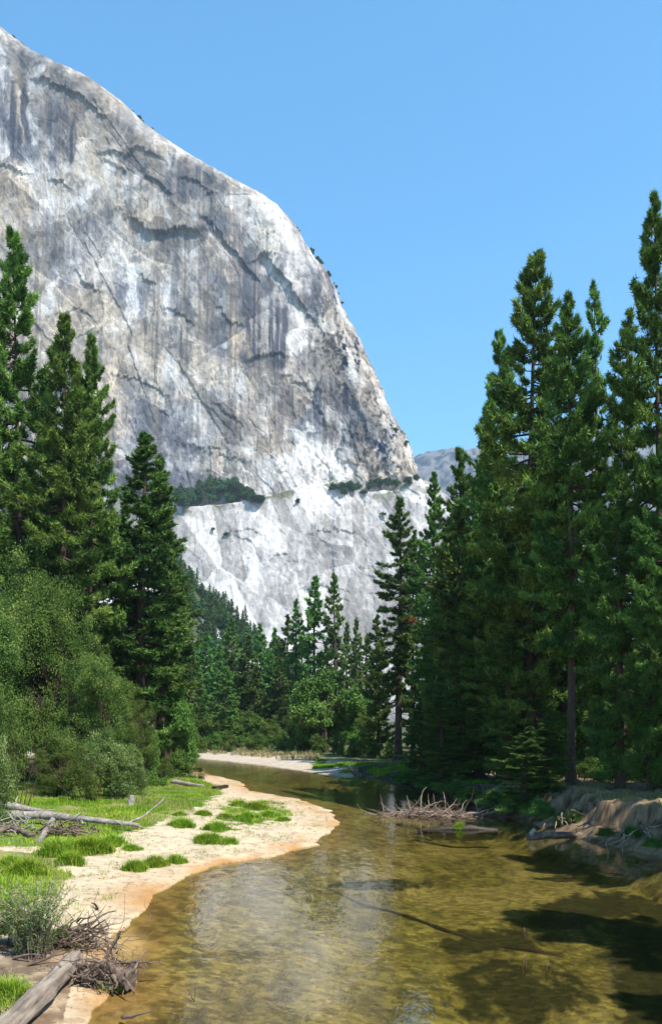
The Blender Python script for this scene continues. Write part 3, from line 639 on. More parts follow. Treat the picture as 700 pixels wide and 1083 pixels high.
# --- big stand across the water
r1 = tree(421, 526, 108, 26, 'fir_b', 'bare trunked fir with one rusty dead bough at the bend of the river', name='fir_tree')
tree(456, 499, 100, 24, 'fir_a', 'narrow fir reaching the gap where the far ridge shows', name='fir_tree')
tree(437, 560, 118, 20, 'fir_c', 'fir half hidden behind the bare trunked fir with the dead bough', name='fir_tree')
tree(486, 474, 88, 32, 'fir_c', 'dense dark fir between the narrow fir and the largest pine group', name='fir_tree')
tree(472, 560, 92, 28, 'fir_a', 'shorter fir in shade in front of the dense dark fir', name='fir_tree')
tree(512, 430, 82, 32, 'fir_a', 'fir rising close against the dark side of the largest pine', name='fir_tree')
tree(561, 264, 61, 64, 'pine_a', 'largest pine of all, broad dark pyramid standing over the river')
tree(594, 312, 55, 50, 'pine_b', 'tall pine with a long bare lower trunk on the edge of the cut bank', base=603)
tree(529, 350, 70, 40, 'pine_c', 'pine with a blunt shoulder merging with the largest pine')
tree(632, 296, 61, 27, 'pine_d', 'thin sparse pine with sky showing through its boughs')
tree(697, 205, 51, 52, 'pine_b', 'very tall open pine at the picture edge above the cut bank')
tree(660, 325, 58, 34, 'pine_d', 'loose pine between the thin sparse pine and the very tall open one')
tree(655, 486, 51, 42, 'cedar', 'feathery light green conifer rising below the thin sparse pine', name='conifer_tree')
tree(706, 440, 48, 40, 'cedar', 'feathery light green conifer cut by the picture edge', name='conifer_tree')
tree(686, 622, 48, 38, 'young_a', 'bright green young pine low on the cut bank')
tree(640, 690, 60, 26, 'young_a', 'young pine in half shade behind the bright green one on the bank')
tree(540, 560, 62, 44, 'fir_c', 'dark shaded fir low under the largest pine', name='fir_tree')
tree(505, 600, 70, 38, 'fir_c', 'dark shaded fir hanging over the water beyond the brush pile', name='fir_tree')
tree(745, 260, 60, 55, 'pine_a', 'pine mostly outside the picture beyond the very tall open pine')
tree(470, 690, 84, 26, 'leaf_b', 'dark leafy tree on the shaded bank below the narrow fir', name='broadleaf_tree')
for px, py, h, w in [(466, 838, 8, 2.2), (556, 861, 5, 1.7), (446, 833, 7, 2.2), (578, 846, 5, 1.6)]:
    p = G(px, py); plant('fir_tree', 'fir_c', p[0], p[1], p[2]-.1, h, w, 'one of the low dark firs whose skirts hang over the shaded water', 'tree', 'low dark firs along the shaded bank')
for px, py, h, w in [(455, 836, 1.3, 1.4), (500, 850, 1.2, 1.3), (545, 861, 1.1, 1.2), (572, 866, 1.2, 1.0), (430, 829, 1.4, 1.6), (480, 842, 1.3, 1.5), (524, 856, 1.2, 1.3)]:
    p = G(px, py); plant('shrub', 'dark_bush', p[0], p[1], p[2]-.1, h, w, 'one of the dark bushes in the shade along the far side of the water', 'shrub', 'dark bushes along the shaded bank')
r = rs(5)
for i in range(46):
    Y = 66+r.rand()*95; px = 425+r.rand()*330
    x = (px-W/2)/F*Y
    if px < 470 and Y < 105: continue
    h = 18+9*r.rand(); zz = gz(x, Y)
    plant('conifer_tree', ('far_a', 'far_b', 'far_c')[i % 3], x, Y, zz-.05, h, 2.0+1.2*r.rand(), 'one of the shaded conifers inside the wood behind the cut bank', 'tree', 'conifers inside the wood behind the cut bank')
for i in range(26):
    Y = 88+r.rand()*70; px = -60+r.rand()*255; x = (px-W/2)/F*Y
    if chaindist(np.array([x]), np.array([Y]), LCH)[0] < 4 or ground(np.array([x]), np.array([Y]))[1][0]: continue
    plant('conifer_tree', ('far_a', 'far_b', 'far_c')[i % 3], x, Y, gz(x, Y)-.05, 15+8*r.rand(), 2+1.2*r.rand(), 'one of the shaded conifers in the wood behind the meadow pines', 'tree', 'conifers in the wood behind the meadow pines')
# three trees that stand beside the frame and shade the water
for x, y, h, rr, pr in [(17.5, 19, 21, 3.2, 'pine_c'), (23, 29, 27, 3.8, 'pine_b'), (17, 11, 19, 2.8, 'pine_b'), (25, 36, 30, 4.2, 'pine_a'), (30, 33, 30, 4.2, 'pine_c'), (26, 44, 28, 3.8, 'pine_a')]:
    plant('pine_tree', pr, x, y, gz(x, y), h, rr, 'one of the pines beside the view that shade the near water', 'tree', 'pines beside the view')

for k, (px, Y, h) in enumerate([(565, 60, 2.2), (588, 63, 1.8), (625, 58, 1.6), (648, 56, 2.0), (670, 60, 2.4), (694, 55, 1.7), (612, 66, 2.6), (636, 68, 2.6), (660, 70, 3.0), (715, 58, 2.2), (690, 66, 2.8)]):
    x = (px-W/2)/F*Y; plant('shrub', 'dark_bush' if k % 2 else 'sage_b', x, Y, gz(x, Y)-.05, h, h*.75, 'one of the bushes growing under the pines on top of the cut bank', 'shrub', 'bushes under the pines on the cut bank')
# dead rusty bough on the bare trunked fir
mb = MB(); rr = rs(3); k = 40; c = np.array([.9, 0, 0])*rr.rand(k, 1)+rr.randn(k, 3)*np.array([.25, .3, .14]); needles(mb, c, np.tile([.6, 0, -.3], (k, 1)), np.full(k, .5), 12, .4, .09, rr)
p = r1; q = link('dead_bough', mb.mesh('dead_bough', M['deadneedle']), p); q['label'] = 'rusty dead bough'
s_ = p.scale; q.rotation_euler = (0, 0, -p.rotation_euler.z); tz = HC-(655-HY)/F*107-p.location.z
a_ = -p.rotation_euler.z; wx_, wy_ = .9/s_[0], -1.2/s_[0]
q.location = (wx_*math.cos(a_)-wy_*math.sin(a_), wx_*math.sin(a_)+wy_*math.cos(a_), tz/s_[2]); q.scale = (1/s_[0], 1/s_[1], 1/s_[2])

# --- wooded talus, ledge bushes, rim bushes
r = rs(9); n = 0
BARE = [(198, 642, 4, 7), (215, 662, 3, 5)]
while n < 285:
    Y = 330+r.rand()**.7*390; px = 140+r.rand()*215 if n < 240 else 172+r.rand()*70; x = (px-W/2)/F*Y; z = float(slope_z(np.array([x]), np.array([Y]))[0])
    qx, qy = proj(x, Y, z+8)
    if z < 2 or any(abs(qx-a) < ra and abs(qy-b) < rb for a, b, ra, rb in BARE): continue
    con = r.rand() < .45; n += 1; h = 14+11*r.rand() if con else 8+6*r.rand()
    if con: plant('conifer_tree', ('far_a', 'far_b', 'far_c')[n % 3], x, Y, z-.4, h, 2.2+1.6*r.rand(), 'one of the small conifers on the wooded slope below the rock wall', 'tree', 'conifers on the wooded slope')
    else: plant('broadleaf_tree', ('oak_far', 'oak_far2')[n % 2], x, Y, z-.4, h, 4.5+2.5*r.rand(), 'one of the round leafy trees on the wooded slope below the rock wall', 'tree', 'leafy trees on the wooded slope')
for i in range(44):
    t = r.rand(); px = lerp(186, 276, t); py = lerp(537, 529, t)-r.rand()*16*math.sin(PI*min(1, .15+t*.9))**.6
    p = on_cliff(px, py+2); plant('shrub', ('oak_far', 'oak_far2')[i % 2], p[0], p[1]-4-3*r.rand(), p[2]-2, (6+16*math.sin(PI*min(1, .2+t*.75)))*(.55+.7*r.rand()), 4+6*r.rand(), 'one of the dark green bushes massed on the ledge of the rock wall', 'shrub', 'bushes massed on the rock ledge')
for i, (px, py, h) in enumerate([(352, 517, 8), (362, 519, 11), (371, 519, 12), (378, 517, 9), (392, 515, 10), (401, 514, 11), (410, 514, 11), (418, 513, 9), (432, 510, 8), (440, 508, 8), (364, 522, 8), (384, 522, 6), (315, 531, 5), (240, 566, 5), (225, 560, 4), (405, 545, 5), (430, 470, 6), (418, 455, 5)]):
    p = on_cliff(px, py); plant('shrub', ('oak_far2', 'oak_far')[i % 2], p[0], p[1]-3, p[2]-2, h, h*.62, 'one of the scattered small bushes along the ledge of the rock wall', 'shrub', 'scattered bushes along the rock ledge')
X, Y_, Z, a_, b_, nf, na = CLV
col_i = nf+int(na*.62)
for i in range(46):
    py = 40+r.rand()**1.2*300; k = int(np.argmin(np.abs(b_[:, col_i]-py))); h = 2.5+4.5*r.rand()
    plant('shrub', ('oak_far', 'oak_far2', 'far_c')[i % 3], X[k, col_i], Y_[k, col_i], Z[k, col_i]-.8, h, h*.6, 'one of the tiny bushes along the skyline of the rock wall', 'shrub', 'tiny bushes along the rock skyline')

# ------------------------------------------------------------------ grasses
def blades(mb, c, n, h, spread, w, r, tone0=.5, lean=.55):
    """n blades rooted round each point of c, two faces each"""
    k = len(c); b = np.repeat(c, n, 0)+np.concatenate([r.randn(k*n, 2)*spread, np.zeros((k*n, 1))], 1)
    a = r.rand(k*n)*2*PI; o = np.stack([np.cos(a), np.sin(a), 0*a], 1); p = np.stack([-np.sin(a), np.cos(a), 0*a], 1)
    hh = np.repeat(np.broadcast_to(h, (k,)), n)*(.5+.7*r.rand(k*n)); le = (lean*hh*(.2+.9*r.rand(k*n)))[:, None]; hh = hh[:, None]; up = np.array([0, 0, 1.])
    m = b+o*le*.35+up*hh*.6; t = b+o*le+up*hh*(1-.18*r.rand(k*n, 1))
    v = np.stack([b-p*w/2, b+p*w/2, m+p*w*.4, m-p*w*.4, t], 1).reshape(-1, 3); i = np.arange(k*n)[:, None]*5
    tn = np.repeat(np.clip(np.repeat(np.broadcast_to(tone0, (k,)), n)+.2*r.randn(k*n), 0, 1), 5)
    mb.add(v, i+np.array([[0, 1, 2, 3]]), tn); mb.f[3].append(i+np.array([[3, 2, 4]])+mb.n-len(v))

def scatter(n, x0, x1, y0, y1, test, r):
    x = x0+r.rand(n)*(x1-x0); y = y0+r.rand(n)*(y1-y0); z, ins, dl, df, dr = ground(x, y)
    k = (~ins) & test(x, y, z, dl, df, dr); return np.stack([x, y, z-.02], 1)[k]
r = rs(15)
def meadow(x, y, z, dl, df, dr):
    px, py = proj(x, np.maximum(y, 5), z); m = np.zeros(x.shape, bool); j = fbm(x*1.2, y*1.2, 0, 2, 3)-.5
    for p in GREEN: m |= inpoly(px+j*20, py+j*8, p) & ((p is not GREEN[2]) | (fbm(x*.9, y*.9, 0, 3, 24) > .55))
    return m & (dl < dr) & (fbm(x*.5, y*.5, 0, 3, 23) > .34)
pts = scatter(38000, -24, -2, 14, 84, meadow, r)
mb = MB(); hn = fbm(pts[:, 0]*.6, pts[:, 1]*.6, 0, 3, 33); blades(mb, pts, 12, .06+.62*np.maximum(hn-.25, 0)**1.2, .12, .022, r, .28+.75*fbm(pts[:, 0]*.35, pts[:, 1]*.35, 0, 3, 34))
tag(link('grass', mb.mesh('grass', M['grass'])), 'bright green meadow grass on the sandy bank', 'grass', kind='stuff')
def sparse(x, y, z, dl, df, dr): return (dl < dr) & (dl > .8) & (y < 60) & (fbm(x*.8, y*.6, 0, 3, 25) > .50)
for nm, mt, hh, sd, n_, lb in (('sparse_grass', 'grass', .16, 5, 5200, 'thin scattered green grass blades on the pale sand'), ('sparse_straw', 'straw', .18, 6, 3800, 'thin scattered dry stems on the pale sand')):
    pts = scatter(n_, -22, 2, 14, 60, sparse, rs(sd)); mb = MB(); blades(mb, pts, 5, hh, .06, .014, rs(sd), .5, .9); tag(link(nm, mb.mesh(nm, M[mt])), lb, 'grass', kind='stuff')
q = rs(17); pts = scatter(5000, -24, 1, 14, 60, lambda x, y, z, dl, df, dr: (dl < dr) & (dl > .25), q); mb = MB(); leaves(mb, pts+[0, 0, .035], np.hstack([q.randn(len(pts), 2), .1*q.randn(len(pts), 1)]), q.rand(len(pts)), .12, .022, q)
tag(link('litter', mb.mesh('litter', M['twig'])), 'small brown needles and twig bits littering the sand', 'litter', kind='stuff')
drym = lambda x, y, z, dl, df, dr: meadow(x, y, z, dl, df, dr) & (fbm(x*.22, y*.22, 0, 2, 88) > .52)
pts = scatter(9000, -24, -2, 14, 84, drym, r); mb = MB(); blades(mb, pts, 9, .26, .12, .018, r, .6)
tag(link('dry_grass', mb.mesh('dry_grass', M['straw'])), 'straw coloured dry grass in the meadow', 'grass', kind='stuff')
def rtest(x, y, z, dl, df, dr): return (dr < 6.5) & (dr > 2.5) & (dr < dl) & (y < 64) & (x > 8) & (fbm(x*.6, y*.6, 0, 3, 66) > .50)
pts = scatter(26000, 5, 24, 30, 66, rtest, r); mb = MB(); blades(mb, pts, 7, .22, .12, .02, r, .0+.6*fbm(pts[:, 0]*.5, pts[:, 1]*.5, 0, 3, 36))
tag(link('bank_grass', mb.mesh('bank_grass', M['straw'])), 'dry grass fringe along the top of the cut bank', 'grass', kind='stuff')
def ftest(x, y, z, dl, df, dr): return (np.minimum(dr, df) > .8) & (np.minimum(dr, df) < 7) & (x > -2) & (x < 12) & (y < 118) & (fbm(x*.45, y*.3, 0, 3, 67) > .53)
pts = scatter(16000, -3, 13, 66, 120, ftest, r); mb = MB(); blades(mb, pts, 9, .38, .2, .05, r, .4)
tag(link('shore_grass', mb.mesh('shore_grass', M['grass'])), 'green grass on the bank at the bend of the river', 'grass', kind='stuff')
def f2(x, y, z, dl, df, dr): return (df > 5) & (df < 16) & (x < -2) & (fbm(x*.2, y*.2, 0, 2, 68) > .40)
pts = scatter(6000, -60, 0, 96, 180, f2, r); mb = MB(); blades(mb, pts, 8, .6, .4, .10, r, .6)
tag(link('far_grass', mb.mesh('far_grass', M['straw'])), 'pale dry grass behind the far sandy shore', 'grass', kind='stuff')

def tuft_mesh(seed, n, h, sp, mat='grass'):
    q = rs(seed); mb = MB(); c = np.zeros((26, 3)); c[:, :2] = np.clip(q.randn(26, 2), -1.6, 1.6)*sp*.7; dd = np.hypot(c[:, 0], c[:, 1])/sp; blades(mb, c, n//26, h*(1.25*np.exp(-dd*dd*.7)+.25), sp*.26, .022, q, .2+.6*q.rand(26), .85); return mb.mesh('grass_clump', M[mat])
TM = [tuft_mesh(41, 1900, .46, .40), tuft_mesh(42, 1700, .40, .44), tuft_mesh(43, 1300, .34, .32)]
M['weed'] = foliage('bank_weeds', (.03, .07, .012), (.055, .11, .02), (.10, .16, .035))
TMB = tuft_mesh(44, 1100, .5, .42, 'weed')
T = [(60, 905, 1.5, 'round clump of green grass on the sand below the driftwood logs'), (92, 900, 1.5, 'tallest lush green grass clump beside the ends of the driftwood branches'), (118, 893, 1.3, 'green grass clump where the sand path meets the driftwood branches'),
     (75, 914, 1.1, 'low grass clump between the lush clump and the pale sand'), (30, 925, 1.4, 'wide grass clump on the sand near the leafy riverside shrub'), (12, 915, 1.1, 'grass clump at the edge of view below the driftwood roots'), (142, 920, .9, 'smaller end of the long grass strip above the orange sand edge'), (163, 915, 1.0, 'middle of the long grass strip above the orange sand edge'), (186, 912, 1.0, 'highest clump of the long grass strip above the orange sand edge'),
     (193, 874, 1.0, 'lone green grass clump in the middle of the pale sand path'), (222, 890, 1.1, 'grass clump with darker edge on the sand bar, closest to the long strip'), (243, 892, .9, 'grass clump on the sand bar near the water'), (228, 878, 1.0, 'grass clump heading the pair on the sand bar'),
     (262, 868, 1.2, 'broad grass clump on top of the sand bar'), (284, 864, 1.2, 'grass clump toward the tip of the sand bar'), (270, 856, 1.1, 'farther grass clump on the sand bar'), (252, 852, .9, 'thin grass clump at the back of the sand bar'), (190, 862, .7, 'tiny grass clump beside the meadow edge and the sand path'), (215, 862, .7, 'tiny grass clump beside the broad sand bar clumps'), (140, 898, .6, 'tiny grass clump next to the sand path and driftwood tip'),
     (300, 868, .8, 'last grass clump before the bare tip of the sand bar'), (115, 1046, .55, 'small green tuft growing between the root wad and the big log'), (8, 1055, .9, 'green grass clump beside the big weathered log'), (238, 866, 1.0, 'grass clump between the broad clump and the paired clumps')]
for i, (px, py, s, lb) in enumerate(T):
    p = G(px, py); o = link('grass_clump', TM[i % 3], None, (p[0], p[1], p[2]-.03)); sx = s*(.8 if py > 900 else 1.05); o.scale = (sx, sx, s*.8); o.rotation_euler = (0, 0, i*1.3); tag(o, lb, 'grass clump', 'grass clumps on the sand')
for px, py, s in [(610, 868, 1.5), (592, 872, 1.3), (640, 872, 1.0), (668, 884, 1.2), (622, 852, 1.2), (577, 862, 1.4), (690, 880, 1.0), (588, 848, 1.3)]:
    p = G(px, py); o = link('grass_clump', TMB, None, (p[0], p[1], p[2]-.05)); o.scale = (s*.7, s*.5, s*.7); o.rotation_euler = (0, 0, px); tag(o, 'one of the green weed clumps clinging to the face of the cut bank', 'grass clump', 'weed clumps on the cut bank')
for px, py in [(228, 798), (246, 799), (310, 803), (336, 806), (300, 801), (216, 797), (268, 800), (204, 797)]:
    p = G(px, py); mbs = MB(); q = rs(px); blades(mbs, np.array([[0, 0, 0.]]), 22, .75, .3, .05, q, .3, .5)
    o = link('dry_weed', mbs.mesh('dry_weed', M['twig']), None, p); tag(o, 'one of the dark dry weed stalks on the far sandy shore', 'weed', 'dry weed stalks on the far shore')

# leafy riverside shrub close to the camera
def shrub_near():
    r = rs(52); t = thing('shrub', 'leafy shrub with pale green narrow leaves on the sand by the big weathered log', 'shrub', G(34, 1012)); st = MB(); lf = MB(); fl = MB()
    for i in range(85):
        a = r.rand()*2*PI; L = 1.15+.75*r.rand(); le = .28+.5*r.rand(); o = np.array([math.cos(a), math.sin(a), 0]); b = np.array([r.randn()*.16, r.randn()*.16, 0])
        s = np.linspace(0, 1, 6); p = b+np.outer(s**1.5*le*L*.75, o)+np.outer(s*L*(1-.18*s*le), [0, 0, 1.]); st.tube(p, .009*(1-s)+.003, 4, cap=False)
        n = 46; q = .1+.9*r.rand(n); c = np.stack([np.interp(q, s, p[:, j]) for j in range(3)], 1); c += r.randn(n, 3)*.02
        leaves(lf, c, o*.3+r.randn(n, 3)*.6+np.array([0, 0, .45]), .45+.15*r.randn(n)+.35*(q-.5), .11, .024, r)
        if r.rand() < .6: n = 24; q = .82+.2*r.rand(n); c = np.stack([np.interp(q, s, p[:, j]) for j in range(3)], 1)+r.randn(n, 3)*.03; leaves(fl, c, r.randn(n, 3)+np.array([0, 0, .6]), np.full(n, .7), .05, .02, r)
    link('stems', st.mesh('stems', M['twig']), t); link('foliage', lf.mesh('foliage', M['willow']), t); link('seed_heads', fl.mesh('seed_heads', M['straw']), t)
shrub_near()
for px, py, h, rad, pr, lb in [(3, 1000, 1.1, .7, 'sage_b', 'low bush behind the leafy shrub at the edge of view'), (70, 1000, .55, .4, 'sage_b', 'dark low bush between the leafy shrub and the root wad')]:
    p = G(px, py); plant('shrub', pr, p[0], p[1], p[2]-.03, h, rad, lb, 'shrub')

# ------------------------------------------------------------------ driftwood
def curve(p0, d, L, r, bend=.25, n=7, grav=0.0):
    p = [np.array(p0, float)]; d = norm(np.array(d, float)); sd = L/(n-1)
    for i in range(n-1):
        d = norm(d+r.randn(3)*bend*.5+np.array([0, 0, -grav])); p.append(p[-1]+d*sd)
    return np.array(p)
def wlog(mbv, pts, r0, r1, seed, n=12, k=20, rough=.14, flat=1.0):
    pts = np.array(pts, float); s = np.linspace(0, 1, len(pts)); q = np.linspace(0, 1, k)
    P_ = np.stack([np.interp(q, s, pts[:, j]) for j in range(3)], 1); P_ += (rs(seed).rand(k, 3)-.5)*r0*.12
    mbv.tube(P_, lerp(r0, r1, q)*(1+.06*np.sin(q*17+seed)), n, rough=rough, seed=seed, flat=flat)

# big weathered log running out of the picture toward the camera
a, b = G(80, 1024), G(-25, 1135); b[2] = max(b[2], .3)
ax = b-a; ln = np.linalg.norm(ax); t = thing('log', 'big smooth weathered grey log lying on the bank beside the root wad', 'log', (a[0], a[1], a[2]+.15))
d = ax/ln; t.rotation_mode = 'QUATERNION'
import mathutils
t.rotation_quaternion = mathutils.Vector(d).to_track_quat('Z', 'Y')
mb = MB(); q = np.linspace(0, 1, 26); P_ = np.stack([.05*np.sin(q*5), .03*np.cos(q*4), q*(ln+2)], 1); mb.tube(P_, lerp(.20, .235, q)*(1+.06*np.sin(q*23)), 22, rough=.42, seed=8); link('trunk', mb.mesh('trunk', M['log'], True), t)
mb = MB(); wlog(mb, [(.1, -.1, .5), (.35, -.2, .3), (.5, -.3, .25)], .06, .03, 4, 7, 8); link('branch_stub', mb.mesh('branch_stub', M['drift'], True), t)
mb = MB(); r = rs(19)
for k in range(9): an = k*.7; wlog(mb, [(.15*math.cos(an), .15*math.sin(an), .12), (.15*math.cos(an), .15*math.sin(an), -.05-.22*r.rand())], .035, .008, k, 5, 5)
link('splinters', mb.mesh('splinters', M['log']), t)
# root wad beside it
def root_wad(name, label, cat, loc, parts, mat, group=None):
    t = thing(name, label, cat, loc, group)
    for nm, fn in parts: m = MB(); fn(m); link(nm, m.mesh(nm, M[mat] if nm != 'needle_litter' else M['twig'], True), t)
    return t
rw = G(112, 1040)
def rw_mass(m):
    r = rs(61)
    for i in range(240):
        p0 = np.array([r.randn()*.34, r.randn()*.32, .04+abs(r.randn())*.2]); m.tube(curve(p0, [r.randn(), r.randn(), .4*r.randn()], .2+.75*r.rand()**1.5, r, .8, 7), np.linspace(.010+.03*r.rand()**2, .004, 7), 5, rough=.4, seed=i)
def rw_stump(m):
    wlog(m, [(-.45, .35, .22), (-.1, .1, .28), (.35, -.2, .26), (.62, -.36, .18)], .10, .19, 5, 14, 24, .8)
def arm(p0, dd, L, r0, sd, bd=.45):
    def f(m): m.tube(curve(p0, dd, L, rs(sd), bd, 9), np.linspace(r0, .012, 9), 7, rough=.3, seed=sd)
    return f
root_wad('root_wad', 'tangled grey brown root wad with snapped roots at the edge of the water', 'root wad', rw, [('root_mass', rw_mass), ('stump', rw_stump), ('root', arm((.3, -.2, .3), (.5, -.6, -.05), 1.0, 0.046, 3, .75)), ('root', arm((.45, .1, .4), (.6, .2, .5), .9, 0.031, 4, .75)), ('root', arm((.2, -.3, .3), (-.1, -.9, .1), 1.0, 0.037, 5, .75)), ('root', arm((.4, -.2, .3), (.9, -.3, -.25), .95, 0.043, 6, .75)), ('root', arm((-.1, .3, .4), (.1, .4, .8), .8, .04, 7)), ('root', arm((-.3, -.2, .3), (-.3, -.7, .2), .9, .045, 9))]+[('root', arm((.5*math.cos(k*1.3), .4*math.sin(k*1.3), .15+.1*(k%3)), (math.cos(k*1.3+.5), math.sin(k*1.3+.5), .3*math.sin(k*2.7)), .5+.12*(k%4), .05+.012*(k%3), 60+k, .9)) for k in range(9)], 'twig')
st = G(82, 1002)
def st_mass(m):
    r = rs(63)
    for i in range(150):
        m.tube(curve([r.randn()*.5, r.randn()*.3, .08+abs(r.randn())*.2], [r.randn(), r.randn()*.6, .3*r.randn()], .4+.9*r.rand(), r, .55, 6), np.linspace(.008+.026*r.rand()**2, .004, 6), 5)
root_wad('branch_heap', 'heap of dark brown broken branches behind the root wad below the leafy shrub', 'branch heap', st, [('stick_mass', st_mass), ('branch', arm((-.5, 0, .3), (1, .1, .15), 1.5, .05, 13)), ('branch', arm((.1, .1, .3), (.8, -.2, .6), 1.0, .04, 14)), ('branch', arm((-.6, -.1, .15), (-1, -.4, .1), 1.1, .04, 15))], 'twig')
for i, (px, py, L, a, lb) in enumerate([(103, 963, .55, 2.2, 'short dark stick lying alone on the pale sand'), (30, 1022, .9, .5, 'grey stick on the ground under the leafy shrub'), (130, 1078, .8, -.7, 'stick half in the water below the root wad'), (15, 1015, .8, -.3, 'thin stick at the edge of view behind the big log')]):
    p = G(px, py); m = MB(); m.tube(curve([0, 0, .04], [math.cos(a), math.sin(a), .12], L, rs(i+80), .3, 6), np.linspace(.045, .012, 6), 6); tag(link('stick', m.mesh('stick', M['twig' if i else 'wetwood'], True), None, p), lb, 'stick')

# the driftwood jam on the meadow
def dlog(label, pts_px, r0, r1, seed, lift=.0, branches=(), mat='drift', name='driftwood_log', group=None):
    P_ = [G(px, py)+np.array([0, 0, l]) for px, py, l in pts_px]; o = P_[0].copy(); t = thing(name, label, 'log', o, group); m = MB()
    wlog(m, [p-o for p in P_], r0, r1, seed, 10, 22, .3); link('trunk', m.mesh('trunk', M[mat], True), t)
    for (s, dd, L, rr, sd) in branches:
        q = lerp(P_[0], P_[-1], s)-o if len(P_) == 2 else np.array([np.interp(s, np.linspace(0, 1, len(P_)), [p[j] for p in P_]) for j in range(3)])-o
        m = MB(); m.tube(curve(q, dd, L, rs(sd), .35, 8), np.linspace(rr, .012, 8), 6, rough=.25, seed=sd); link('branch', m.mesh('branch', M[mat], True), t)
    return t
dlog('long silver driftwood log lying level across the meadow with a crooked forked tip', [(2, 870, .35), (45, 872, .42), (95, 876, .4), (148, 880, .3)], .24, .09, 1, branches=[(.92, (.9, .4, .35), 2.2, .07, 21), (.85, (.5, -.5, -.1), .9, .05, 22), (.6, (.3, -.6, -.15), 1.0, .05, 23), (.97, (.8, -.1, .0), .7, .05, 24), (.55, (.4, .1, .4), .7, .04, 25)])
dlog('thick pale driftwood trunk rising behind the long silver log at the edge of view', [(0, 862, .55), (30, 865, .4), (60, 868, .25)], .22, .13, 2, branches=[(.0, (-.1, .1, 1), .8, .14, 31), (.3, (-.3, .2, .6), .7, .07, 32), (.7, (.6, .4, .3), .8, .05, 33)])
dlog('broken driftwood log slanting down under the long silver log', [(58, 872, .3), (42, 893, .1)], .15, .12, 3, branches=[(.4, (.6, -.3, .2), .8, .05, 34)])
dlog('dark driftwood log buried in grass at the edge of view', [(-12, 886, .12), (12, 880, .2), (36, 888, .1)], .16, .1, 4, mat='twig')
def jam(m):
    r = rs(71)
    for i in range(70):
        m.tube(curve([r.randn()*.7, r.randn()*.5, .05+abs(r.randn())*.18], [r.randn(), r.randn()*.6, .35*r.randn()], .5+1.0*r.rand(), r, .5, 6), np.linspace(.03+.035*r.rand(), .008, 6), 5)
root_wad('branch_heap', 'heap of dark broken branches under the middle of the long silver driftwood log', 'branch heap', G(72, 884), [('stick_mass', jam), ('branch', arm((.3, -.2, .2), (1, -.3, .2), 1.4, .06, 41)), ('branch', arm((-.3, 0, .2), (-.6, -.5, .1), 1.2, .06, 42))], 'twig')
root_wad('branch_heap', 'faded brush heap at the edge of view under the thick pale driftwood trunk', 'branch heap', G(18, 880), [('stick_mass', lambda m: [m.tube(curve([q[0]*.7, q[1]*.5, .05+abs(q[2])*.2], [q[3], q[4], .4*q[5]], 1.0, rs(int(abs(q[0])*1000)), .5, 6), np.linspace(.04, .008, 6), 5) for q in rs(72).randn(45, 6)]), ('branch', arm((0, 0, .2), (-.5, .3, .8), 1.0, .05, 43))], 'drift')
dlog('silver log lying on the meadow edge pointing at the sandy knob in the river', [(183, 829, .15), (216, 834, .12)], .22, .16, 6)
dlog('short dark log end resting on the sandy knob at the river bend', [(226, 836, .12), (240, 833, .1)], .2, .16, 7, mat='wetwood')
dlog('flat grey driftwood pieces half hidden in the green meadow', [(140, 831, .1), (158, 834, .1)], .14, .08, 8, branches=[(.3, (.5, .3, .3), .7, .05, 52)])
dlog('low dark log in the shade under the fir at the back of the meadow', [(150, 822, .15), (190, 825, .12)], .16, .12, 9, mat='twig')
s = G(138, 853); m = MB(); m.tube([(0, 0, -.1), (.02, 0, .2), (.06, .02, .45), (.1, 0, .62)], [.26, .2, .17, .12], 10, rough=.45, seed=4); tag(link('stump', m.mesh('stump', M['drift'], True), None, s), 'small weathered grey stump standing in the green meadow', 'stump')

# brush pile in the river
def bp(m):
    r = rs(91)
    for i in range(300):
        x = r.randn()*1.55; x = max(-3.4, min(3.2, x)); h = .36*math.exp(-((x+.4)/2.4)**2)
        m.tube(curve([x, r.randn()*.5, -.06+h*r.rand()], [r.randn(), r.randn()*.3, .12*r.randn()], .5+1.3*r.rand(), r, .35, 6), np.linspace(.020+.034*r.rand()**2, .008, 6), 5)
c = np.array([(455-W/2)/F*53, 53, 0.]); px1 = 56/F
up = [((-.6, 0, .3), (-.35, 0, 1), 1.5, .05, 1), ((-.2, .1, .3), (.3, 0, .9), 1.0, .045, 2), ((.9, 0, .2), (.12, 0, 1), 1.2, .05, 3), ((1.0, 0, .2), (.35, .1, .8), 1.0, .04, 4), ((1.7, 0, .1), (.5, 0, .85), 1.0, .05, 5), ((1.9, 0, .1), (.1, 0, 1), 1.75, .05, 6), ((2.2, -.1, .15), (1, -.1, .35), 1.4, .06, 7), ((3.0, -.3, .05), (1, -.2, .12), 1.3, .07, 8), ((-1.2, 0, .3), (-.2, 0, 1), .9, .04, 9), ((1.2, 0, .2), (-.3, 0, .9), .9, .045, 10)]
root_wad('brush_pile', 'tangled brown brush pile with upright bare branches stranded in the river', 'brush pile', c, [('stick_mass', bp)]+[('branch', arm(a, b, L*1.05, rr, 100+k, .3)) for a, b, L, rr, k in up], 'brush')
c = np.array([(486-W/2)/F*46, 46, -.02]); m = MB(); wlog(m, [(-2.2, .1, -.14), (-.8, 0, .02), (.6, -.05, .06), (1.9, -.1, -.12)], .16, .2, 3, 10, 16, .3); o = link('log', m.mesh('log', M['wetwood'], True), None, c); tag(o, 'dark wet log barely above the water in front of the brush pile', 'log')
o = link('grass_clump', TM[2], None, (c[0]+.0, c[1]-.05, .03)); o.scale = (.6, .6, .8); tag(o, 'green weed tuft growing on the dark wet log in the river', 'grass clump')
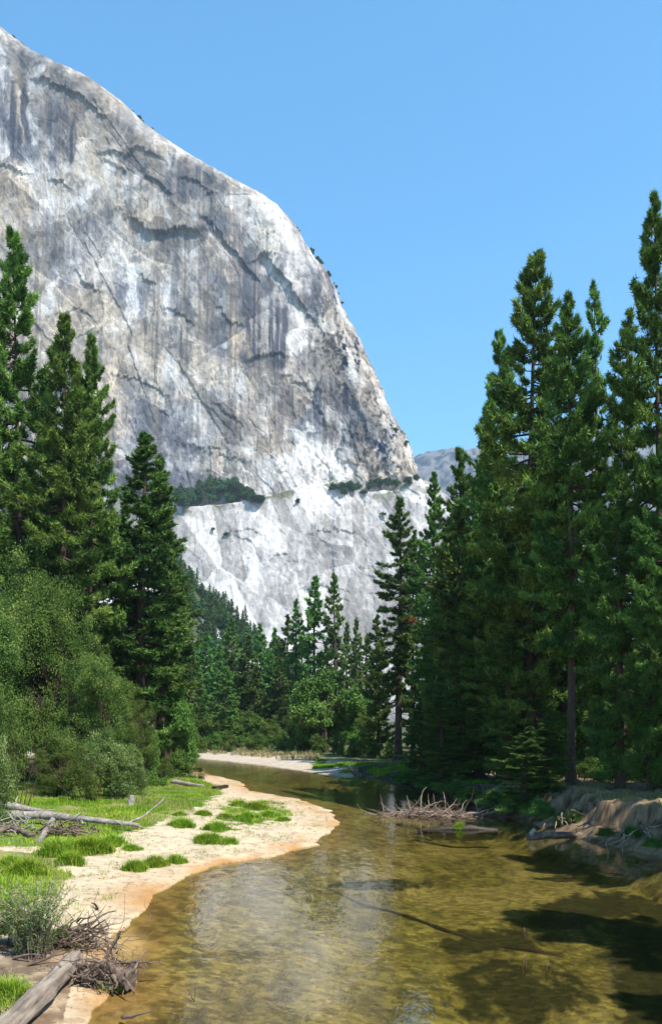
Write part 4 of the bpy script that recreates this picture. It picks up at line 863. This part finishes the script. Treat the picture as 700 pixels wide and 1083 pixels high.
a = np.array([(560-W/2)/F*42, 42, .0]); t = thing('log', 'half sunk bleached log with a snapped stub at its end beside the cut bank', 'log', a); m = MB(); wlog(m, [(-.1, 0, .12), (.9, .3, .16), (2.2, .7, .12), (3.4, 1.2, -.02)], .2, .14, 5, 10, 18, .3); link('trunk', m.mesh('trunk', M['twig'], True), t); m = MB(); wlog(m, [(0, 0, .15), (.12, 0, .35), (.24, 0, .5)], .13, .09, 6, 8, 8, .3); link('stub', m.mesh('stub', M['drift'], True), t)
for k, (dx, dd, L) in enumerate([(1.0, (.3, 0, .8), .5), (1.7, (.6, 0, .4), .7), (2.5, (-.3, 0, .8), .4)]): m = MB(); m.tube(curve([dx, .3*dx, .15], dd, L, rs(k), .4, 6), np.linspace(.04, .01, 6), 5); link('branch', m.mesh('branch', M['twig']), t)
c = w0(628, 884); t = thing('stump', 'pale broken roots sticking out at the foot of the cut bank', 'roots', (c[0], c[1]+.3, .05))
for k, dd in enumerate([(-.3, -.4, .7), (.6, -.4, .3), (-.8, -.2, .2), (.2, -.3, .9)]): m = MB(); m.tube(curve([0, 0, .1], dd, .9, rs(k+4), .5, 7), np.linspace(.09, .015, 7), 6, rough=.3); link('root', m.mesh('root', M['drift'], True), t)

for k, (px, py, L) in enumerate([(604, 858, 1.0), (622, 862, 1.3), (645, 864, 1.1), (662, 872, 1.4), (684, 868, 1.2), (640, 880, .9), (590, 862, .8), (676, 884, 1.0)]):
    p = G(px, py); q = rs(200+k); t = thing('exposed_roots', 'one of the bunches of bare roots hanging out of the eroded cut bank', 'roots', (p[0], p[1], p[2]+.15), 'bare roots along the cut bank')
    for e in range(6): m = MB(); m.tube(curve([q.randn()*.3, .1*q.randn(), .1*q.randn()], [q.randn()*.8, -.6, -.3-.5*q.rand()], L*(.5+.6*q.rand()), q, .6, 8), np.linspace(.02+.03*q.rand(), .006, 8), 5, rough=.3, seed=e); link('root', m.mesh('root', M['brush'], True), t)
# sunken trunk under the surface, and snags poking out of it
P_ = [np.array([*w0(px, py), 0]) for px, py in [(342, 922), (385, 931), (430, 938), (470, 950), (520, 962), (565, 968), (610, 972)]]; o0 = P_[0].copy(); m = MB()
for p in P_: p[2] = gz(p[0], p[1])-.03+.10*math.sin(p[0]*2.6)
wlog(m, [p-o0*[1, 1, 0] for p in P_], .10, .06, 12, 9, 40, .6); o = link('sunken_log', m.mesh('sunken_log', M['wetwood'], True), None, (o0[0], o0[1], 0)); tag(o, 'long dark sunken trunk lying under the water across the river bed', 'log')
for px, py, hh, lb in [(553, 1018, .20, 'short brown snag poking out of the water over the dark weed bed'), (577, 1021, .17, 'second brown snag over the dark weed bed, the one leaning outward'), (555, 986, .14, 'tiny snag above the water beyond the weed bed snags'), (205, 1049, .07, 'dark speck of a twig floating on the open water')]:
    x, y = w0(px, py); m = MB()
    for k in range(3): m.tube(curve([.03*k, 0, -.25], [rs(px+k).randn()*.35, rs(py+k).randn()*.3, 1], .25+hh*(1-.25*k), rs(px+k), .3, 6), np.linspace(.012, .005, 6), 5)
    tag(link('snag', m.mesh('snag', M['twig' if hh > .1 else 'wetwood']), None, (x, y, 0)), lb, 'snag')

# ------------------------------------------------------------------ air, light, sky, camera
SUN_EL, SUN_AZ = 56.0, (.70, -.714)                       # direction to the sun on the ground plane
bpy.ops.mesh.primitive_cube_add(size=1, location=(0, 0, 0))
hz = bpy.context.object; hz.name = 'haze'; hz.data.name = 'haze'; hz.location = (0, 3400, 690); hz.scale = (16000, 7300, 1900)
hz.location.z = 1900/2-62
t = NT('valley_haze'); v = t.n('ShaderNodeVolumePrincipled'); v.inputs['Color'].default_value = (.62, .80, 1, 1); v.inputs['Density'].default_value = 8.5e-5; v.inputs['Anisotropy'].default_value = .2
t.l(v.outputs[0], t.out.inputs['Volume']); hz.data.materials.append(t.m); tag(hz, 'thin pale blue summer haze in the valley air', 'haze', kind='stuff')

w = bpy.data.worlds.new('World'); S.world = w; w.use_nodes = True; nt = w.node_tree; bg = nt.nodes['Background']
sky = nt.nodes.new('ShaderNodeTexSky'); sky.sky_type = 'NISHITA'; sky.sun_disc = False; sky.sun_elevation = math.radians(SUN_EL); sky.sun_rotation = math.atan2(SUN_AZ[0], SUN_AZ[1])
sky.altitude = 1200; sky.air_density = 1.0; sky.dust_density = .4; sky.ozone_density = 2.5
hsv = nt.nodes.new('ShaderNodeHueSaturation'); hsv.inputs['Saturation'].default_value = 1.26; hsv.inputs['Hue'].default_value = .484
nt.links.new(sky.outputs[0], hsv.inputs['Color']); nt.links.new(hsv.outputs[0], bg.inputs[0]); bg.inputs[1].default_value = .15
ld = bpy.data.lights.new('sun', 'SUN'); ld.energy = 4.15; ld.angle = math.radians(.53); ld.color = (1, .947, .868); lo = bpy.data.objects.new('sun', ld); C.objects.link(lo)
ce, se = math.cos(math.radians(SUN_EL)), math.sin(math.radians(SUN_EL))
lo.rotation_euler = mathutils.Vector((SUN_AZ[0]*ce, SUN_AZ[1]*ce, se)).to_track_quat('Z', 'Y').to_euler()
cd = bpy.data.cameras.new('camera'); cam = bpy.data.objects.new('camera', cd); C.objects.link(cam); S.camera = cam
cam.location = (0, 0, HC); cam.rotation_euler = (PI/2, 0, 0); cd.sensor_fit = 'VERTICAL'; cd.sensor_height = 36; cd.lens = F/HT*36; cd.shift_y = (HY-HT/2)/HT; cd.clip_start = .1; cd.clip_end = 30000
S.view_settings.view_transform = 'Standard'; S.view_settings.look = 'None'; S.view_settings.exposure = 1.1; S.view_settings.gamma = 1
cy = S.cycles; cy.use_denoising = True; cy.use_adaptive_sampling = False; cy.max_bounces = 8; cy.diffuse_bounces = 3; cy.glossy_bounces = 3; cy.transparent_max_bounces = 10; cy.volume_bounces = 0; cy.sample_clamp_indirect = 6
